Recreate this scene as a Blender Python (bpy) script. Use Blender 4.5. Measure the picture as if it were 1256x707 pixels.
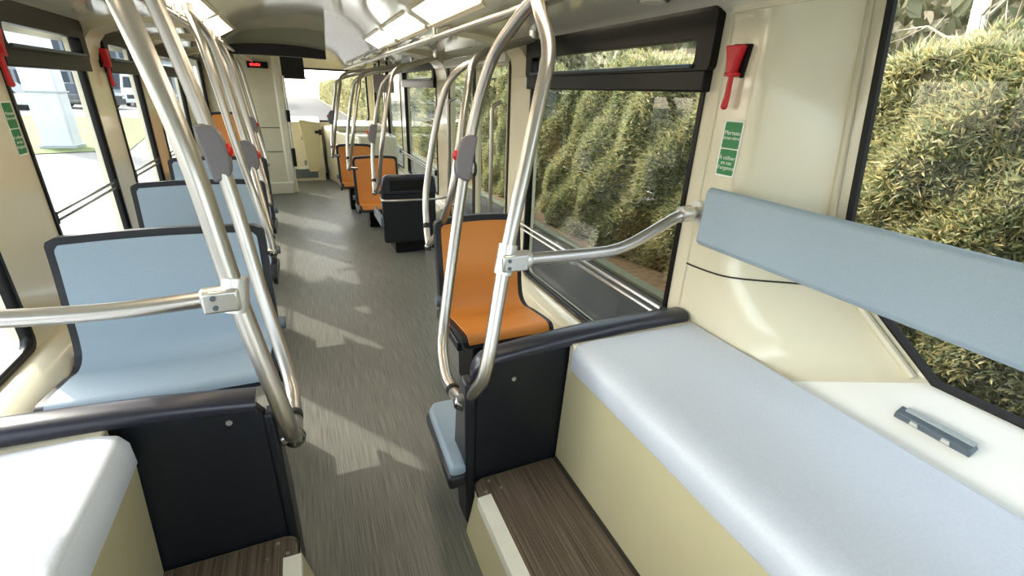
import bpy, bmesh, math, random
import numpy as np
from mathutils import Vector, Matrix

random.seed(7)
rng = np.random.default_rng(7)
for o in list(bpy.data.objects):
    bpy.data.objects.remove(o)
scene = bpy.context.scene
COL = scene.collection

# ------------------------------------------------------------------ camera
cd = bpy.data.cameras.new('camera')
cd.sensor_width = 36.0
cd.lens = 566.0 / 1256.0 * 36.0
cd.clip_start = 0.02
cd.clip_end = 500
cam = bpy.data.objects.new('camera', cd)
COL.objects.link(cam)
_M = ((0.91784507, -0.12257116, 0.37754038),
      (-0.39527343, -0.3692686, 0.84107052),
      (0.03632282, -0.92120411, -0.38738048))
cam.matrix_world = Matrix(((_M[0][0], -_M[0][1], -_M[0][2], 0.0),
                           (_M[1][0], -_M[1][1], -_M[1][2], 0.0),
                           (_M[2][0], -_M[2][1], -_M[2][2], 1.5),
                           (0, 0, 0, 1)))
scene.camera = cam

# ------------------------------------------------------------------ light
SUN_TRAVEL = Vector((0.94, -1.30, -1.0)).normalized()
world = bpy.data.worlds.new('sky')
scene.world = world
world.use_nodes = True
wn = world.node_tree.nodes
wl = world.node_tree.links
wn.clear()
sky = wn.new('ShaderNodeTexSky')
sky.sky_type = 'NISHITA'
sky.sun_disc = False
sky.sun_elevation = math.radians(32)
sky.sun_rotation = math.radians(-36)
sky.air_density = 1.0
sky.dust_density = 2.5
sky.ozone_density = 1.0
bg = wn.new('ShaderNodeBackground')
bg.inputs['Strength'].default_value = 0.36
wo = wn.new('ShaderNodeOutputWorld')
hs = wn.new('ShaderNodeHueSaturation')
hs.inputs['Saturation'].default_value = 0.45
wl.new(sky.outputs['Color'], hs.inputs['Color'])
wl.new(hs.outputs['Color'], bg.inputs['Color'])
wl.new(bg.outputs['Background'], wo.inputs['Surface'])
sd = bpy.data.lights.new('sun', 'SUN')
sd.energy = 1.6
sd.angle = math.radians(0.6)
sd.color = (1.0, 0.95, 0.86)
sun = bpy.data.objects.new('sun', sd)
sun.rotation_euler = SUN_TRAVEL.to_track_quat('-Z', 'Y').to_euler()
sun.location = (-8, 12, 12)
COL.objects.link(sun)

scene.view_settings.view_transform = 'Standard'
scene.view_settings.look = 'None'
scene.view_settings.gamma = 1.0
scene.view_settings.use_curve_mapping = False
scene.view_settings.exposure = 1.62

# ------------------------------------------------------------------ materials
MATS = {}


def lin(c):
    return tuple(((v / 255) / 12.92 if v / 255 <= 0.04045 else ((v / 255 + 0.055) / 1.055) ** 2.4) for v in c)


def mat(name, rgb, rough=0.5, metal=0.0, noise=0.06, scale=30.0, bump=0.0, coat=0.0,
        emit=None, estr=0.0, stretch=None, spec=0.5):
    m = bpy.data.materials.new(name)
    m.use_nodes = True
    nt = m.node_tree
    b = nt.nodes['Principled BSDF']
    base = lin(rgb)
    tc = nt.nodes.new('ShaderNodeTexCoord')
    nz = nt.nodes.new('ShaderNodeTexNoise')
    nz.inputs['Scale'].default_value = scale
    nz.inputs['Detail'].default_value = 4
    src = tc.outputs['Object']
    if stretch:
        mp = nt.nodes.new('ShaderNodeMapping')
        mp.inputs['Scale'].default_value = stretch
        nt.links.new(src, mp.inputs['Vector'])
        src = mp.outputs['Vector']
    nt.links.new(src, nz.inputs['Vector'])
    rp = nt.nodes.new('ShaderNodeValToRGB')
    e = rp.color_ramp.elements
    e[0].position = 0.3
    e[1].position = 0.7
    e[0].color = tuple(max(0, v * (1 - noise)) for v in base) + (1,)
    e[1].color = tuple(min(1, v * (1 + noise)) for v in base) + (1,)
    nt.links.new(nz.outputs['Fac'], rp.inputs['Fac'])
    nt.links.new(rp.outputs['Color'], b.inputs['Base Color'])
    b.inputs['Roughness'].default_value = rough
    b.inputs['Metallic'].default_value = metal
    b.inputs['Specular IOR Level'].default_value = spec
    b.inputs['Coat Weight'].default_value = coat
    b.inputs['Coat Roughness'].default_value = 0.08
    if bump:
        bp = nt.nodes.new('ShaderNodeBump')
        bp.inputs['Strength'].default_value = bump
        bp.inputs['Distance'].default_value = 0.002
        nt.links.new(nz.outputs['Fac'], bp.inputs['Height'])
        nt.links.new(bp.outputs['Normal'], b.inputs['Normal'])
    if emit:
        b.inputs['Emission Color'].default_value = lin(emit) + (1,)
        b.inputs['Emission Strength'].default_value = estr
    MATS[name] = m
    return m


def glass(name, tint, refl=1.0):
    m = bpy.data.materials.new(name)
    m.use_nodes = True
    nt = m.node_tree
    nt.nodes.clear()
    out = nt.nodes.new('ShaderNodeOutputMaterial')
    tr = nt.nodes.new('ShaderNodeBsdfTransparent')
    tr.inputs['Color'].default_value = tuple(tint) + (1,)
    gl = nt.nodes.new('ShaderNodeBsdfGlossy')
    gl.inputs['Roughness'].default_value = 0.02
    fr = nt.nodes.new('ShaderNodeLayerWeight')
    fr.inputs['Blend'].default_value = 0.5
    pw = nt.nodes.new('ShaderNodeMath')
    pw.operation = 'POWER'
    pw.inputs[1].default_value = 5.0
    ml = nt.nodes.new('ShaderNodeMath')
    ml.operation = 'MULTIPLY_ADD'
    ml.inputs[1].default_value = 0.9 * refl
    ml.inputs[2].default_value = 0.03 * refl
    mx = nt.nodes.new('ShaderNodeMixShader')
    nt.links.new(fr.outputs['Facing'], pw.inputs[0])
    nt.links.new(pw.outputs[0], ml.inputs[0])
    nt.links.new(ml.outputs[0], mx.inputs['Fac'])
    nt.links.new(tr.outputs[0], mx.inputs[1])
    nt.links.new(gl.outputs[0], mx.inputs[2])
    nt.links.new(mx.outputs[0], out.inputs['Surface'])
    MATS[name] = m
    return m


mat('cream', (222, 215, 188), 0.22, noise=0.02, scale=6, coat=0.5)
mat('cream_trim', (205, 196, 166), 0.3, noise=0.03, scale=8, coat=0.3)
mat('cream_riser', (192, 184, 146), 0.35, noise=0.03, scale=5, coat=0.2)
mat('ceiling_cream', (226, 224, 206), 0.12, noise=0.02, scale=3, coat=0.8)
mat('soffit_grey', (205, 207, 195), 0.2, noise=0.02, scale=4, coat=0.4)
mat('lit_shelf', (244, 243, 234), 0.3, noise=0.01, scale=5, coat=0.3)  # strong window light on the cream shelf, put into a whiter colour
mat('groove', (48, 45, 38), 0.6)
mat('navy', (13, 18, 26), 0.45, noise=0.12, scale=160, bump=0.12)
mat('navy_rail', (36, 37, 48), 0.32, noise=0.08, scale=120, bump=0.08)
mat('blue_vinyl', (148, 166, 179), 0.5, noise=0.04, scale=220, bump=0.1)
mat('bench_vinyl', (200, 207, 216), 0.5, noise=0.04, scale=160, bump=0.15)
mat('orange_vinyl', (208, 132, 56), 0.45, noise=0.05, scale=220, bump=0.1)
mat('black', (11, 11, 12), 0.5, noise=0.1, spec=0.25)
mat('black_frame', (11, 11, 12), 0.35, noise=0.08, scale=60, spec=0.25)
mat('rubber', (22, 22, 22), 0.7)
mat('steel', (192, 188, 182), 0.31, metal=1.0, noise=0.04, scale=40, stretch=(60, 60, 2))
mat('steel_dark', (150, 152, 150), 0.2, metal=1.0, noise=0.05, scale=40)
mat('cast_metal', (214, 214, 210), 0.3, metal=0.85, noise=0.04, scale=80)
mat('grey_plastic', (112, 110, 116), 0.45, noise=0.05, scale=80)
mat('grey_light', (158, 166, 166), 0.4, noise=0.05, scale=80)
mat('grey_dark', (86, 98, 106), 0.4, noise=0.06, scale=80)
mat('hood_grey', (128, 130, 112), 0.35, noise=0.03, scale=10)
mat('red', (205, 26, 38), 0.35, noise=0.05, scale=40)
mat('red_button', (215, 24, 34), 0.3, noise=0.03)
mat('green_sticker', (30, 128, 68), 0.45, noise=0.04, scale=40)
mat('white_print', (240, 242, 236), 0.5, noise=0.02)
mat('white_edge', (226, 226, 212), 0.4, noise=0.03, scale=20)
mat('notice', (168, 158, 164), 0.5, noise=0.05, scale=10)
mat('led_red', (60, 10, 10), 0.4, emit=(220, 40, 40), estr=1.2)
mat('diffuser', (245, 225, 195), 0.35, noise=0.02, emit=(255, 236, 208), estr=3.4)
mat('asphalt', (64, 61, 56), 0.9, noise=0.25, scale=120, bump=0.4)
mat('concrete', (108, 109, 105), 0.85, noise=0.1, scale=1.2)
mat('kerb', (104, 106, 84), 0.8, noise=0.12, scale=12)
mat('white_paint', (206, 210, 212), 0.5, noise=0.03, scale=4)
mat('facade', (140, 146, 148), 0.6, noise=0.05, scale=2)
mat('facade_glass', (48, 60, 72), 0.15, noise=0.25, scale=0.6)
mat('car_dark', (58, 62, 66), 0.25, coat=0.5)
mat('car_white', (226, 228, 228), 0.25, coat=0.5)
mat('bark_white', (225, 220, 206), 0.8, noise=0.25, scale=14, bump=0.4)
mat('bark', (112, 98, 78), 0.9, noise=0.3, scale=20, bump=0.5)
mat('hedge_core', (66, 62, 38), 0.95, noise=0.4, scale=6)
mat('soil', (112, 88, 60), 0.95, noise=0.35, scale=14, bump=0.5)
mat('twig', (150, 142, 122), 0.85, noise=0.3, scale=12)
glass('window_glass', (0.66, 0.72, 0.68))
glass('clear_glass', (0.95, 0.97, 0.95), 0.4)


def lino(name, dark, light, sx=260.0, sy=5.0, rough=0.42):
    m = bpy.data.materials.new(name)
    m.use_nodes = True
    nt = m.node_tree
    b = nt.nodes['Principled BSDF']
    tc = nt.nodes.new('ShaderNodeTexCoord')
    mp = nt.nodes.new('ShaderNodeMapping')
    mp.inputs['Scale'].default_value = (sx, sy, 1)
    nt.links.new(tc.outputs['Object'], mp.inputs['Vector'])
    n1 = nt.nodes.new('ShaderNodeTexNoise')
    n1.inputs['Scale'].default_value = 1.0
    n1.inputs['Detail'].default_value = 3
    nt.links.new(mp.outputs['Vector'], n1.inputs['Vector'])
    n2 = nt.nodes.new('ShaderNodeTexNoise')
    n2.inputs['Scale'].default_value = 260
    nt.links.new(tc.outputs['Object'], n2.inputs['Vector'])
    mx = nt.nodes.new('ShaderNodeMix')
    mx.data_type = 'FLOAT'
    mx.inputs[0].default_value = 0.3
    nt.links.new(n1.outputs['Fac'], mx.inputs[2])
    nt.links.new(n2.outputs['Fac'], mx.inputs[3])
    rp = nt.nodes.new('ShaderNodeValToRGB')
    e = rp.color_ramp.elements
    e[0].position = 0.36
    e[1].position = 0.64
    e[0].color = lin(dark) + (1,)
    e[1].color = lin(light) + (1,)
    nt.links.new(mx.outputs[0], rp.inputs['Fac'])
    nt.links.new(rp.outputs['Color'], b.inputs['Base Color'])
    b.inputs['Roughness'].default_value = rough
    bp = nt.nodes.new('ShaderNodeBump')
    bp.inputs['Strength'].default_value = 0.15
    bp.inputs['Distance'].default_value = 0.001
    nt.links.new(n1.outputs['Fac'], bp.inputs['Height'])
    nt.links.new(bp.outputs['Normal'], b.inputs['Normal'])
    MATS[name] = m


lino('floor_lino', (80, 81, 74), (122, 122, 113))
lino('step_lino', (58, 48, 40), (122, 108, 92), sx=240, sy=3.0)


def leaf_mat(name, cols, trans=0.25):
    m = bpy.data.materials.new(name)
    m.use_nodes = True
    nt = m.node_tree
    b = nt.nodes['Principled BSDF']
    gi = nt.nodes.new('ShaderNodeNewGeometry')
    tc = nt.nodes.new('ShaderNodeTexCoord')
    nz = nt.nodes.new('ShaderNodeTexNoise')
    nz.inputs['Scale'].default_value = 1.1
    nz.inputs['Detail'].default_value = 3
    nt.links.new(tc.outputs['Object'], nz.inputs['Vector'])
    ad = nt.nodes.new('ShaderNodeMix')
    ad.data_type = 'FLOAT'
    ad.inputs[0].default_value = 0.55
    nt.links.new(gi.outputs['Random Per Island'], ad.inputs[2])
    nt.links.new(nz.outputs['Fac'], ad.inputs[3])
    rp = nt.nodes.new('ShaderNodeValToRGB')
    el = rp.color_ramp.elements
    n = len(cols)
    while len(el) < n:
        el.new(0.5)
    for i, c in enumerate(cols):
        el[i].position = 0.2 + 0.6 * i / (n - 1)
        el[i].color = lin(c) + (1,)
    nt.links.new(ad.outputs[0], rp.inputs['Fac'])
    nt.links.new(rp.outputs['Color'], b.inputs['Base Color'])
    b.inputs['Roughness'].default_value = 0.5
    b.inputs['Transmission Weight'].default_value = 0.0
    tl = nt.nodes.new('ShaderNodeBsdfTranslucent')
    nt.links.new(rp.outputs['Color'], tl.inputs['Color'])
    mx = nt.nodes.new('ShaderNodeMixShader')
    mx.inputs['Fac'].default_value = trans
    out = nt.nodes['Material Output']
    nt.links.new(b.outputs[0], mx.inputs[1])
    nt.links.new(tl.outputs[0], mx.inputs[2])
    nt.links.new(mx.outputs[0], out.inputs['Surface'])
    MATS[name] = m


leaf_mat('hedge_leaf', [(74, 82, 52), (124, 132, 92), (170, 172, 130), (194, 176, 118), (230, 226, 202)], 0.4)
leaf_mat('thicket_leaf', [(120, 124, 96), (150, 152, 122), (178, 174, 146), (200, 196, 172)], 0.4)
leaf_mat('grass_leaf', [(120, 132, 60), (160, 160, 84), (186, 180, 110)])


def lawn_mat():
    m = mat('lawn', (84, 100, 34), 0.9, noise=0.3, scale=2.2, bump=0.4)
    return m


lawn_mat()

# ------------------------------------------------------------------ mesh helpers


class MB:
    def __init__(self):
        self.v = []
        self.f = []

    def quad(self, a, b, c, d):
        n = len(self.v)
        self.v += [tuple(a), tuple(b), tuple(c), tuple(d)]
        self.f.append((n, n + 1, n + 2, n + 3))
        return self

    def box(self, x0, x1, y0, y1, z0, z1, rot=None, at=None):
        n = len(self.v)
        P = [(x0, y0, z0), (x1, y0, z0), (x1, y1, z0), (x0, y1, z0),
             (x0, y0, z1), (x1, y0, z1), (x1, y1, z1), (x0, y1, z1)]
        if rot is not None:
            P = [tuple(rot @ Vector(p)) for p in P]
        if at is not None:
            P = [(p[0] + at[0], p[1] + at[1], p[2] + at[2]) for p in P]
        self.v += P
        for q in ((0, 3, 2, 1), (4, 5, 6, 7), (0, 1, 5, 4), (1, 2, 6, 5), (2, 3, 7, 6), (3, 0, 4, 7)):
            self.f.append(tuple(n + i for i in q))
        return self

    def prism(self, poly, ax, a0, a1):
        """poly of 2D points; ax: axis of extrusion 'x','y','z'"""
        n = len(self.v)
        k = len(poly)

        def P(p, a):
            if ax == 'x':
                return (a, p[0], p[1])
            if ax == 'y':
                return (p[0], a, p[1])
            return (p[0], p[1], a)
        self.v += [P(p, a0) for p in poly] + [P(p, a1) for p in poly]
        self.f.append(tuple(range(n, n + k)))
        self.f.append(tuple(range(n + 2 * k - 1, n + k - 1, -1)))
        for i in range(k):
            j = (i + 1) % k
            self.f.append((n + j, n + i, n + k + i, n + k + j))
        return self

    def tube(self, pts, r, seg=12, cap=True, closed=False):
        pts = [Vector(p) for p in pts]
        n0 = len(self.v)
        k = len(pts)
        rs = r if isinstance(r, (list, tuple)) else [r] * k
        up = None
        for i, p in enumerate(pts):
            if closed:
                t = pts[(i + 1) % k] - pts[i - 1]
            else:
                t = pts[min(i + 1, k - 1)] - pts[max(i - 1, 0)]
            t.normalize()
            if up is None:
                up = t.orthogonal().normalized()
            else:
                up = (up - t * up.dot(t)).normalized()
            s = t.cross(up)
            for j in range(seg):
                a = 2 * math.pi * j / seg
                self.v.append(tuple(p + (up * math.cos(a) + s * math.sin(a)) * rs[i]))
        m = k if closed else k - 1
        for i in range(m):
            for j in range(seg):
                a = n0 + i * seg + j
                b = n0 + i * seg + (j + 1) % seg
                i2 = (i + 1) % k
                c = n0 + i2 * seg + (j + 1) % seg
                d = n0 + i2 * seg + j
                self.f.append((a, b, c, d))
        if cap and not closed:
            self.f.append(tuple(n0 + j for j in range(seg - 1, -1, -1)))
            self.f.append(tuple(n0 + (k - 1) * seg + j for j in range(seg)))
        return self

    def grid(self, rows, closed_u=False):
        n0 = len(self.v)
        h = len(rows)
        w = len(rows[0])
        for r in rows:
            self.v += [tuple(p) for p in r]
        for i in range(h - 1):
            for j in range(w - 1 if not closed_u else w):
                a = n0 + i * w + j
                b = n0 + i * w + (j + 1) % w
                self.f.append((a, b, b + w, a + w))
        return self

    def disc(self, c, axis, r, t, seg=16):
        axis = Vector(axis).normalized()
        c = Vector(c)
        return self.tube([c, c + axis * t], r, seg)

    def sphere(self, c, r, seg=12, rings=8, sc=(1, 1, 1)):
        rows = []
        for i in range(rings + 1):
            a = math.pi * i / rings
            rows.append([(c[0] + sc[0] * r * math.sin(a) * math.cos(2 * math.pi * j / seg),
                          c[1] + sc[1] * r * math.sin(a) * math.sin(2 * math.pi * j / seg),
                          c[2] + sc[2] * r * math.cos(a)) for j in range(seg)])
        return self.grid(rows, True)

    def build(self, name, material, parent=None, smooth=False, bevel=0.0, bseg=2, sub=0, angle=40):
        me = bpy.data.meshes.new(name)
        me.from_pydata(self.v, [], self.f)
        bm = bmesh.new()
        bm.from_mesh(me)
        bmesh.ops.remove_doubles(bm, verts=bm.verts, dist=1e-5)
        bmesh.ops.recalc_face_normals(bm, faces=bm.faces)
        bm.to_mesh(me)
        bm.free()
        me.materials.append(MATS[material])
        o = bpy.data.objects.new(name, me)
        COL.objects.link(o)
        if parent is not None:
            o.parent = parent
        if bevel:
            md = o.modifiers.new('bevel', 'BEVEL')
            md.width = bevel
            md.segments = bseg
            md.limit_method = 'ANGLE'
            md.angle_limit = math.radians(35)
            md.harden_normals = False
            smooth = True
        if sub:
            md = o.modifiers.new('sub', 'SUBSURF')
            md.levels = sub
            md.render_levels = sub
            smooth = True
        if smooth:
            me.polygons.foreach_set('use_smooth', [True] * len(me.polygons))
            try:
                me.set_sharp_from_angle(angle=math.radians(angle))
            except Exception:
                pass
        return o


def tag(o, label, cat, group=None, kind=None):
    o['label'] = label
    if cat:
        o['category'] = cat
    if group:
        o['group'] = group
    if kind:
        o['kind'] = kind
    return o


def structure(o, label=None):
    o['kind'] = 'structure'
    if label:
        o['label'] = label
    return o


def thing(name, loc, label, cat, group=None):
    """An Empty at the thing's base; parts are built in world coordinates and re-parented."""
    e = bpy.data.objects.new(name, None)
    e.empty_display_size = 0.1
    COL.objects.link(e)
    e.location = loc
    e['base'] = tuple(loc)
    return tag(e, label, cat, group)


def adopt(root, *parts):
    off = Matrix.Translation(-Vector(root.location))
    for p in parts:
        p.parent = root
        p.matrix_parent_inverse = off
    return root


def sub_part(part, *subs):
    for s in subs:
        s.parent = part


def spline(pts, n=8):
    """Catmull-Rom through pts"""
    P = [Vector(p) for p in pts]
    P = [P[0] * 2 - P[1]] + P + [P[-1] * 2 - P[-2]]
    out = []
    for i in range(1, len(P) - 2):
        for k in range(n):
            t = k / n
            a, b, c, d = P[i - 1], P[i], P[i + 1], P[i + 2]
            out.append(0.5 * ((2 * b) + (c - a) * t + (2 * a - 5 * b + 4 * c - d) * t * t + (3 * b - a - 3 * c + d) * t ** 3))
    out.append(P[-2])
    return out


def rounded(pts, r, n=6):
    """polyline with filleted corners"""
    P = [Vector(p) for p in pts]
    out = [P[0]]
    for i in range(1, len(P) - 1):
        a, b, c = P[i - 1], P[i], P[i + 1]
        d1 = (a - b)
        d2 = (c - b)
        rr = min(r, d1.length * 0.48, d2.length * 0.48)
        p1 = b + d1.normalized() * rr
        p2 = b + d2.normalized() * rr
        for k in range(n + 1):
            t = k / n
            out.append(p1 * (1 - t) ** 2 + b * 2 * t * (1 - t) + p2 * t * t)
    out.append(P[-1])
    return out


def rrect(a0, a1, b0, b1, r, n=5):
    out = []
    for (ca, cb, s) in ((a1 - r, b1 - r, 0), (a0 + r, b1 - r, 1), (a0 + r, b0 + r, 2), (a1 - r, b0 + r, 3)):
        for k in range(n + 1):
            t = math.pi / 2 * (s + k / n)
            out.append((ca + r * math.cos(t), cb + r * math.sin(t)))
    return out


def sheet(name, outline, holes, axis, pos, thick, material, parent=None, bevel=0.0):
    """Flat plate with holes. 2D coords: (y,z) for axis 'x'; (x,z) for axis 'y'."""
    cu = bpy.data.curves.new(name, 'CURVE')
    cu.dimensions = '2D'
    cu.fill_mode = 'BOTH'
    cu.extrude = thick / 2
    for poly in [outline] + holes:
        sp = cu.splines.new('POLY')
        sp.points.add(len(poly) - 1)
        for i, p in enumerate(poly):
            sp.points[i].co = (p[0], p[1], 0, 1)
        sp.use_cyclic_u = True
    tmp = bpy.data.objects.new(name + '_tmp', cu)
    COL.objects.link(tmp)
    dg = bpy.context.evaluated_depsgraph_get()
    me = bpy.data.meshes.new_from_object(tmp.evaluated_get(dg))
    bpy.data.objects.remove(tmp)
    bpy.data.curves.remove(cu)
    me.name = name
    if axis == 'x':
        for v in me.vertices:
            a, b, c = v.co
            v.co = (pos + c, a, b)
    else:
        for v in me.vertices:
            a, b, c = v.co
            v.co = (a, pos + c, b)
    bm = bmesh.new()
    bm.from_mesh(me)
    bmesh.ops.remove_doubles(bm, verts=bm.verts, dist=1e-5)
    bmesh.ops.recalc_face_normals(bm, faces=bm.faces)
    bm.to_mesh(me)
    bm.free()
    me.materials.clear()
    me.materials.append(MATS[material])
    o = bpy.data.objects.new(name, me)
    COL.objects.link(o)
    if parent:
        o.parent = parent
    return o


# ------------------------------------------------------------------ dimensions
XL, XR = -1.08, 1.30          # side walls
YR, YF = -0.90, 9.50          # rear and front of the bus
WZ1 = 1.76                    # window head
GROUND = -0.33

# ------------------------------------------------------------------ floor, steps
fl = MB().box(XL, XR, YR, YF, -0.04, 0.0).build('floor', 'floor_lino')
structure(fl, 'brown grey streaked vinyl floor of the aisle')
bpb = MB().box(-1.2, 1.5, YR - 0.05, YF, -0.2, -0.05).build('floor_underside', 'black')
structure(bpb, 'dark underframe below the floor')

# ------------------------------------------------------------------ ceiling
half = [(1.30, 1.765), (1.27, 1.785), (1.20, 1.80), (1.0, 1.82), (0.82, 1.83), (0.78, 1.84), (0.70, 1.885), (0.62, 1.925),
        (0.58, 1.94), (0.50, 1.955), (0.35, 1.98), (0.11, 1.995)]
prof = half + [(0.22 - x, z) for (x, z) in reversed(half[:-1])]
rows = []
for y in (YR, 1.0, 3.0, 5.0, 7.0, YF):
    rows.append([(x, y, z) for (x, z) in prof])
ce = MB().grid(rows).build('ceiling', 'ceiling_cream', smooth=True, angle=30)
structure(ce, 'glossy cream vaulted ceiling')
roof = [(1.58, 1.98), (1.50, 2.02), (1.1, 2.06), (0.11, 2.12), (-0.88, 2.06), (-1.23, 1.9), (-1.3, 1.70)]
ro = MB().grid([[(x, y, z) for x, z in roof] for y in (YR - 0.05, YF)]).build('roof', 'white_paint', smooth=True)
structure(ro, 'white outer roof skin of the bus')

# ------------------------------------------------------------------ side walls
R_open = [(1.33, 2.72, 0.36, WZ1), (3.05, 4.48, 0.03, WZ1), (4.95, 6.55, 0.45, WZ1), (6.85, 8.0, 0.45, WZ1), (8.2, 9.3, 0.75, WZ1)]
L_open = [(-0.3, 2.22, 0.50, WZ1), (2.70, 3.60, 0.50, WZ1), (3.95, 4.65, 0.50, WZ1), (5.0, 6.2, 0.50, WZ1), (6.5, 7.6, 0.5, WZ1), (7.95, 9.3, 0.75, WZ1)]


def holes_of(lst):
    return [rrect(a, b, c, d, 0.05) for (a, b, c, d) in lst]


wr = sheet('wall_right', [(1.26, 0.0), (YF, 0.0), (YF, 1.79), (1.26, 1.79)], holes_of(R_open), 'x', XR + 0.03, 0.06, 'cream')
structure(wr, 'glossy cream side wall with the hedge outside its windows')
wl_ = sheet('wall_left', [(YR, 0.0), (YF, 0.0), (YF, 1.79), (YR, 1.79)], holes_of(L_open), 'x', XL - 0.03, 0.06, 'cream')
structure(wl_, 'glossy cream side wall on the road side')

# ledge below the windows
ledge = [(0.0, 0.0), (0.0, 0.0)]
lr = MB().prism([(XR, 0.35), (XR - 0.05, 0.35), (XR - 0.13, 0.31), (XR - 0.17, 0.25), (XR - 0.18, 0.0), (XR, 0.0)], 'y', 1.30, 3.0).build('trim_1', 'cream', smooth=True)
structure(lr, 'cream rounded sill ledge under the window with the hedge')
lr = MB().prism([(XR, 0.40), (XR - 0.05, 0.40), (XR - 0.13, 0.36), (XR - 0.17, 0.30), (XR - 0.18, 0.0), (XR, 0.0)], 'y', 4.55, 7.3).build('trim_2', 'cream', smooth=True)
structure(lr, 'cream rounded sill ledge beyond the door')
ll = MB().prism([(XL, 0.49), (XL + 0.05, 0.49), (XL + 0.12, 0.45), (XL + 0.15, 0.38), (XL + 0.16, 0.0), (XL, 0.0)], 'y', 1.30, 7.7).build('trim_3', 'cream', smooth=True)
structure(ll, 'cream rounded sill ledge on the road side')

# soffit ribs at the pillars
ribs_r = [(2.74, 3.03), (4.50, 4.93), (6.57, 6.83)]
ribs_l = [(2.24, 2.68), (3.62, 3.93), (4.67, 4.98), (6.22, 6.48)]
k = 4
for side, lst in ((1, ribs_r), (-1, ribs_l)):
    for (a, b) in lst:
        m = MB()
        P = [(1.295, 1.60), (1.275, 1.70), (1.24, 1.745), (1.16, 1.775), (1.0, 1.80), (0.82, 1.812), (0.80, 1.83),
             (1.0, 1.835), (1.2, 1.815), (1.295, 1.80)]
        if side < 0:
            P = [(0.22 - x, z) for x, z in P]
        m.prism(P, 'y', a + 0.03, b - 0.03)
        r_ = m.build('trim_%d' % k, 'cream_trim', smooth=True, angle=50)
        structure(r_, 'cream rib from window pillar to ceiling')
        k += 1

# ------------------------------------------------------------------ windows
win_n = [0]


def hopper_window(side, y0, y1, z0, z1, hopper=True, label='', matg='window_glass', tz=(1.53, 1.60)):
    win_n[0] += 1
    X = XR if side > 0 else XL
    s = side
    fr = sheet('window_%d' % win_n[0], rrect(y0 - 0.005, y1 + 0.005, z0 - 0.005, z1 + 0.005, 0.05),
               [rrect(y0 + 0.014, y1 - 0.014, z0 + 0.014, z1 - 0.014, 0.045)], 'x', X + s * 0.012, 0.04, 'black_frame')
    structure(fr, label)
    g = MB().quad((X + s * 0.03, y0, z0), (X + s * 0.03, y1, z0), (X + s * 0.03, y1, z1), (X + s * 0.03, y0, z1)).build('pane', matg, fr)
    if hopper:
        b = MB().box(X - s * 0.035, X + s * 0.028, y0 - 0.02, y1 + 0.01, tz[0], tz[1]).build('transom', 'black_frame', fr, bevel=0.006)
        t = sheet('hopper_frame', rrect(y0 - 0.03, y1 + 0.03, tz[1] - 0.01, z1 + 0.03, 0.03),
                  [rrect(y0 + 0.045, y1 - 0.045, tz[1] + 0.012, z1 - 0.065, 0.02)], 'x', X - s * 0.008, 0.05, 'black_frame', fr)
        md = t.modifiers.new('bevel', 'BEVEL')
        md.width = 0.005
        md.segments = 2
        md.limit_method = 'ANGLE'
        l = MB().tube([(X - s * 0.04, y0 + 0.05, tz[1] + 0.012), (X - s * 0.04, y1 - 0.05, tz[1] + 0.012)], 0.007, 8).build('pull_lip', 'grey_dark', fr, smooth=True)
    return fr


hopper_window(1, *R_open[0], label='large window with black hopper vent onto the hedge')
hopper_window(1, *R_open[2], label='hopper window beyond the door')
hopper_window(1, *R_open[3], hopper=False, label='window beside the foremost orange seat')
hopper_window(1, *R_open[4], hopper=False, label='front corner window on the hedge side')
hopper_window(-1, *L_open[0], hopper=False, label='window beside the road side bench', matg='clear_glass')
hopper_window(-1, *L_open[1], label='hopper window beside the first blue seat from the bench', matg='clear_glass')
hopper_window(-1, *L_open[2], label='hopper window beside the second blue seat', matg='clear_glass')
hopper_window(-1, *L_open[3], label='hopper window beside the third blue seat', matg='clear_glass')
hopper_window(-1, *L_open[4], hopper=False, label='window before the cab partition', matg='clear_glass')
hopper_window(-1, *L_open[5], hopper=False, label='driver side window', matg='clear_glass')

# glazed double door on the hedge side
dr = sheet('door_1', rrect(3.05, 4.48, 0.03, 1.76, 0.05),
           [rrect(3.09, 3.72, 0.12, 1.68, 0.04), rrect(3.80, 4.44, 0.12, 1.68, 0.04)], 'x', XR + 0.02, 0.045, 'cream_trim')
structure(dr, 'double leaf glazed passenger door')
MB().box(XR - 0.012, XR + 0.05, 3.735, 3.785, 0.03, 1.74).build('seal', 'rubber', dr)
MB().box(XR - 0.008, XR + 0.045, 4.455, 4.50, 0.03, 1.75).build('seal', 'rubber', dr)
MB().box(XR - 0.008, XR + 0.045, 3.04, 3.065, 0.03, 1.75).build('seal', 'rubber', dr)
for a, b in ((3.09, 3.72), (3.80, 4.44)):
    MB().quad((XR + 0.02, a, 0.12), (XR + 0.02, b, 0.12), (XR + 0.02, b, 1.68), (XR + 0.02, a, 1.68)).build('pane', 'window_glass', dr)
for yy in (3.2, 4.3):
    MB().tube(rounded([(XR, yy, 1.45), (XR - 0.07, yy, 1.42), (XR - 0.07, yy, 0.5), (XR, yy, 0.47)], 0.05), 0.014, 10).build('handle_bar', 'steel', dr, smooth=True)
MB().box(XR - 0.05, XR + 0.01, 3.05, 4.5, 1.69, 1.765).build('door_header', 'soffit_grey', dr, bevel=0.01)
pm = MB().sphere((XR - 0.05, 3.62, 0.93), 0.05, sc=(0.35, 0.9, 1.3)).build('push_button', 'rubber', dr, smooth=True)
MB().sphere((XR - 0.063, 3.615, 0.935), 0.034, sc=(0.3, 0.9, 1.3)).build('button_face', 'grey_light', pm, smooth=True)

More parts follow.
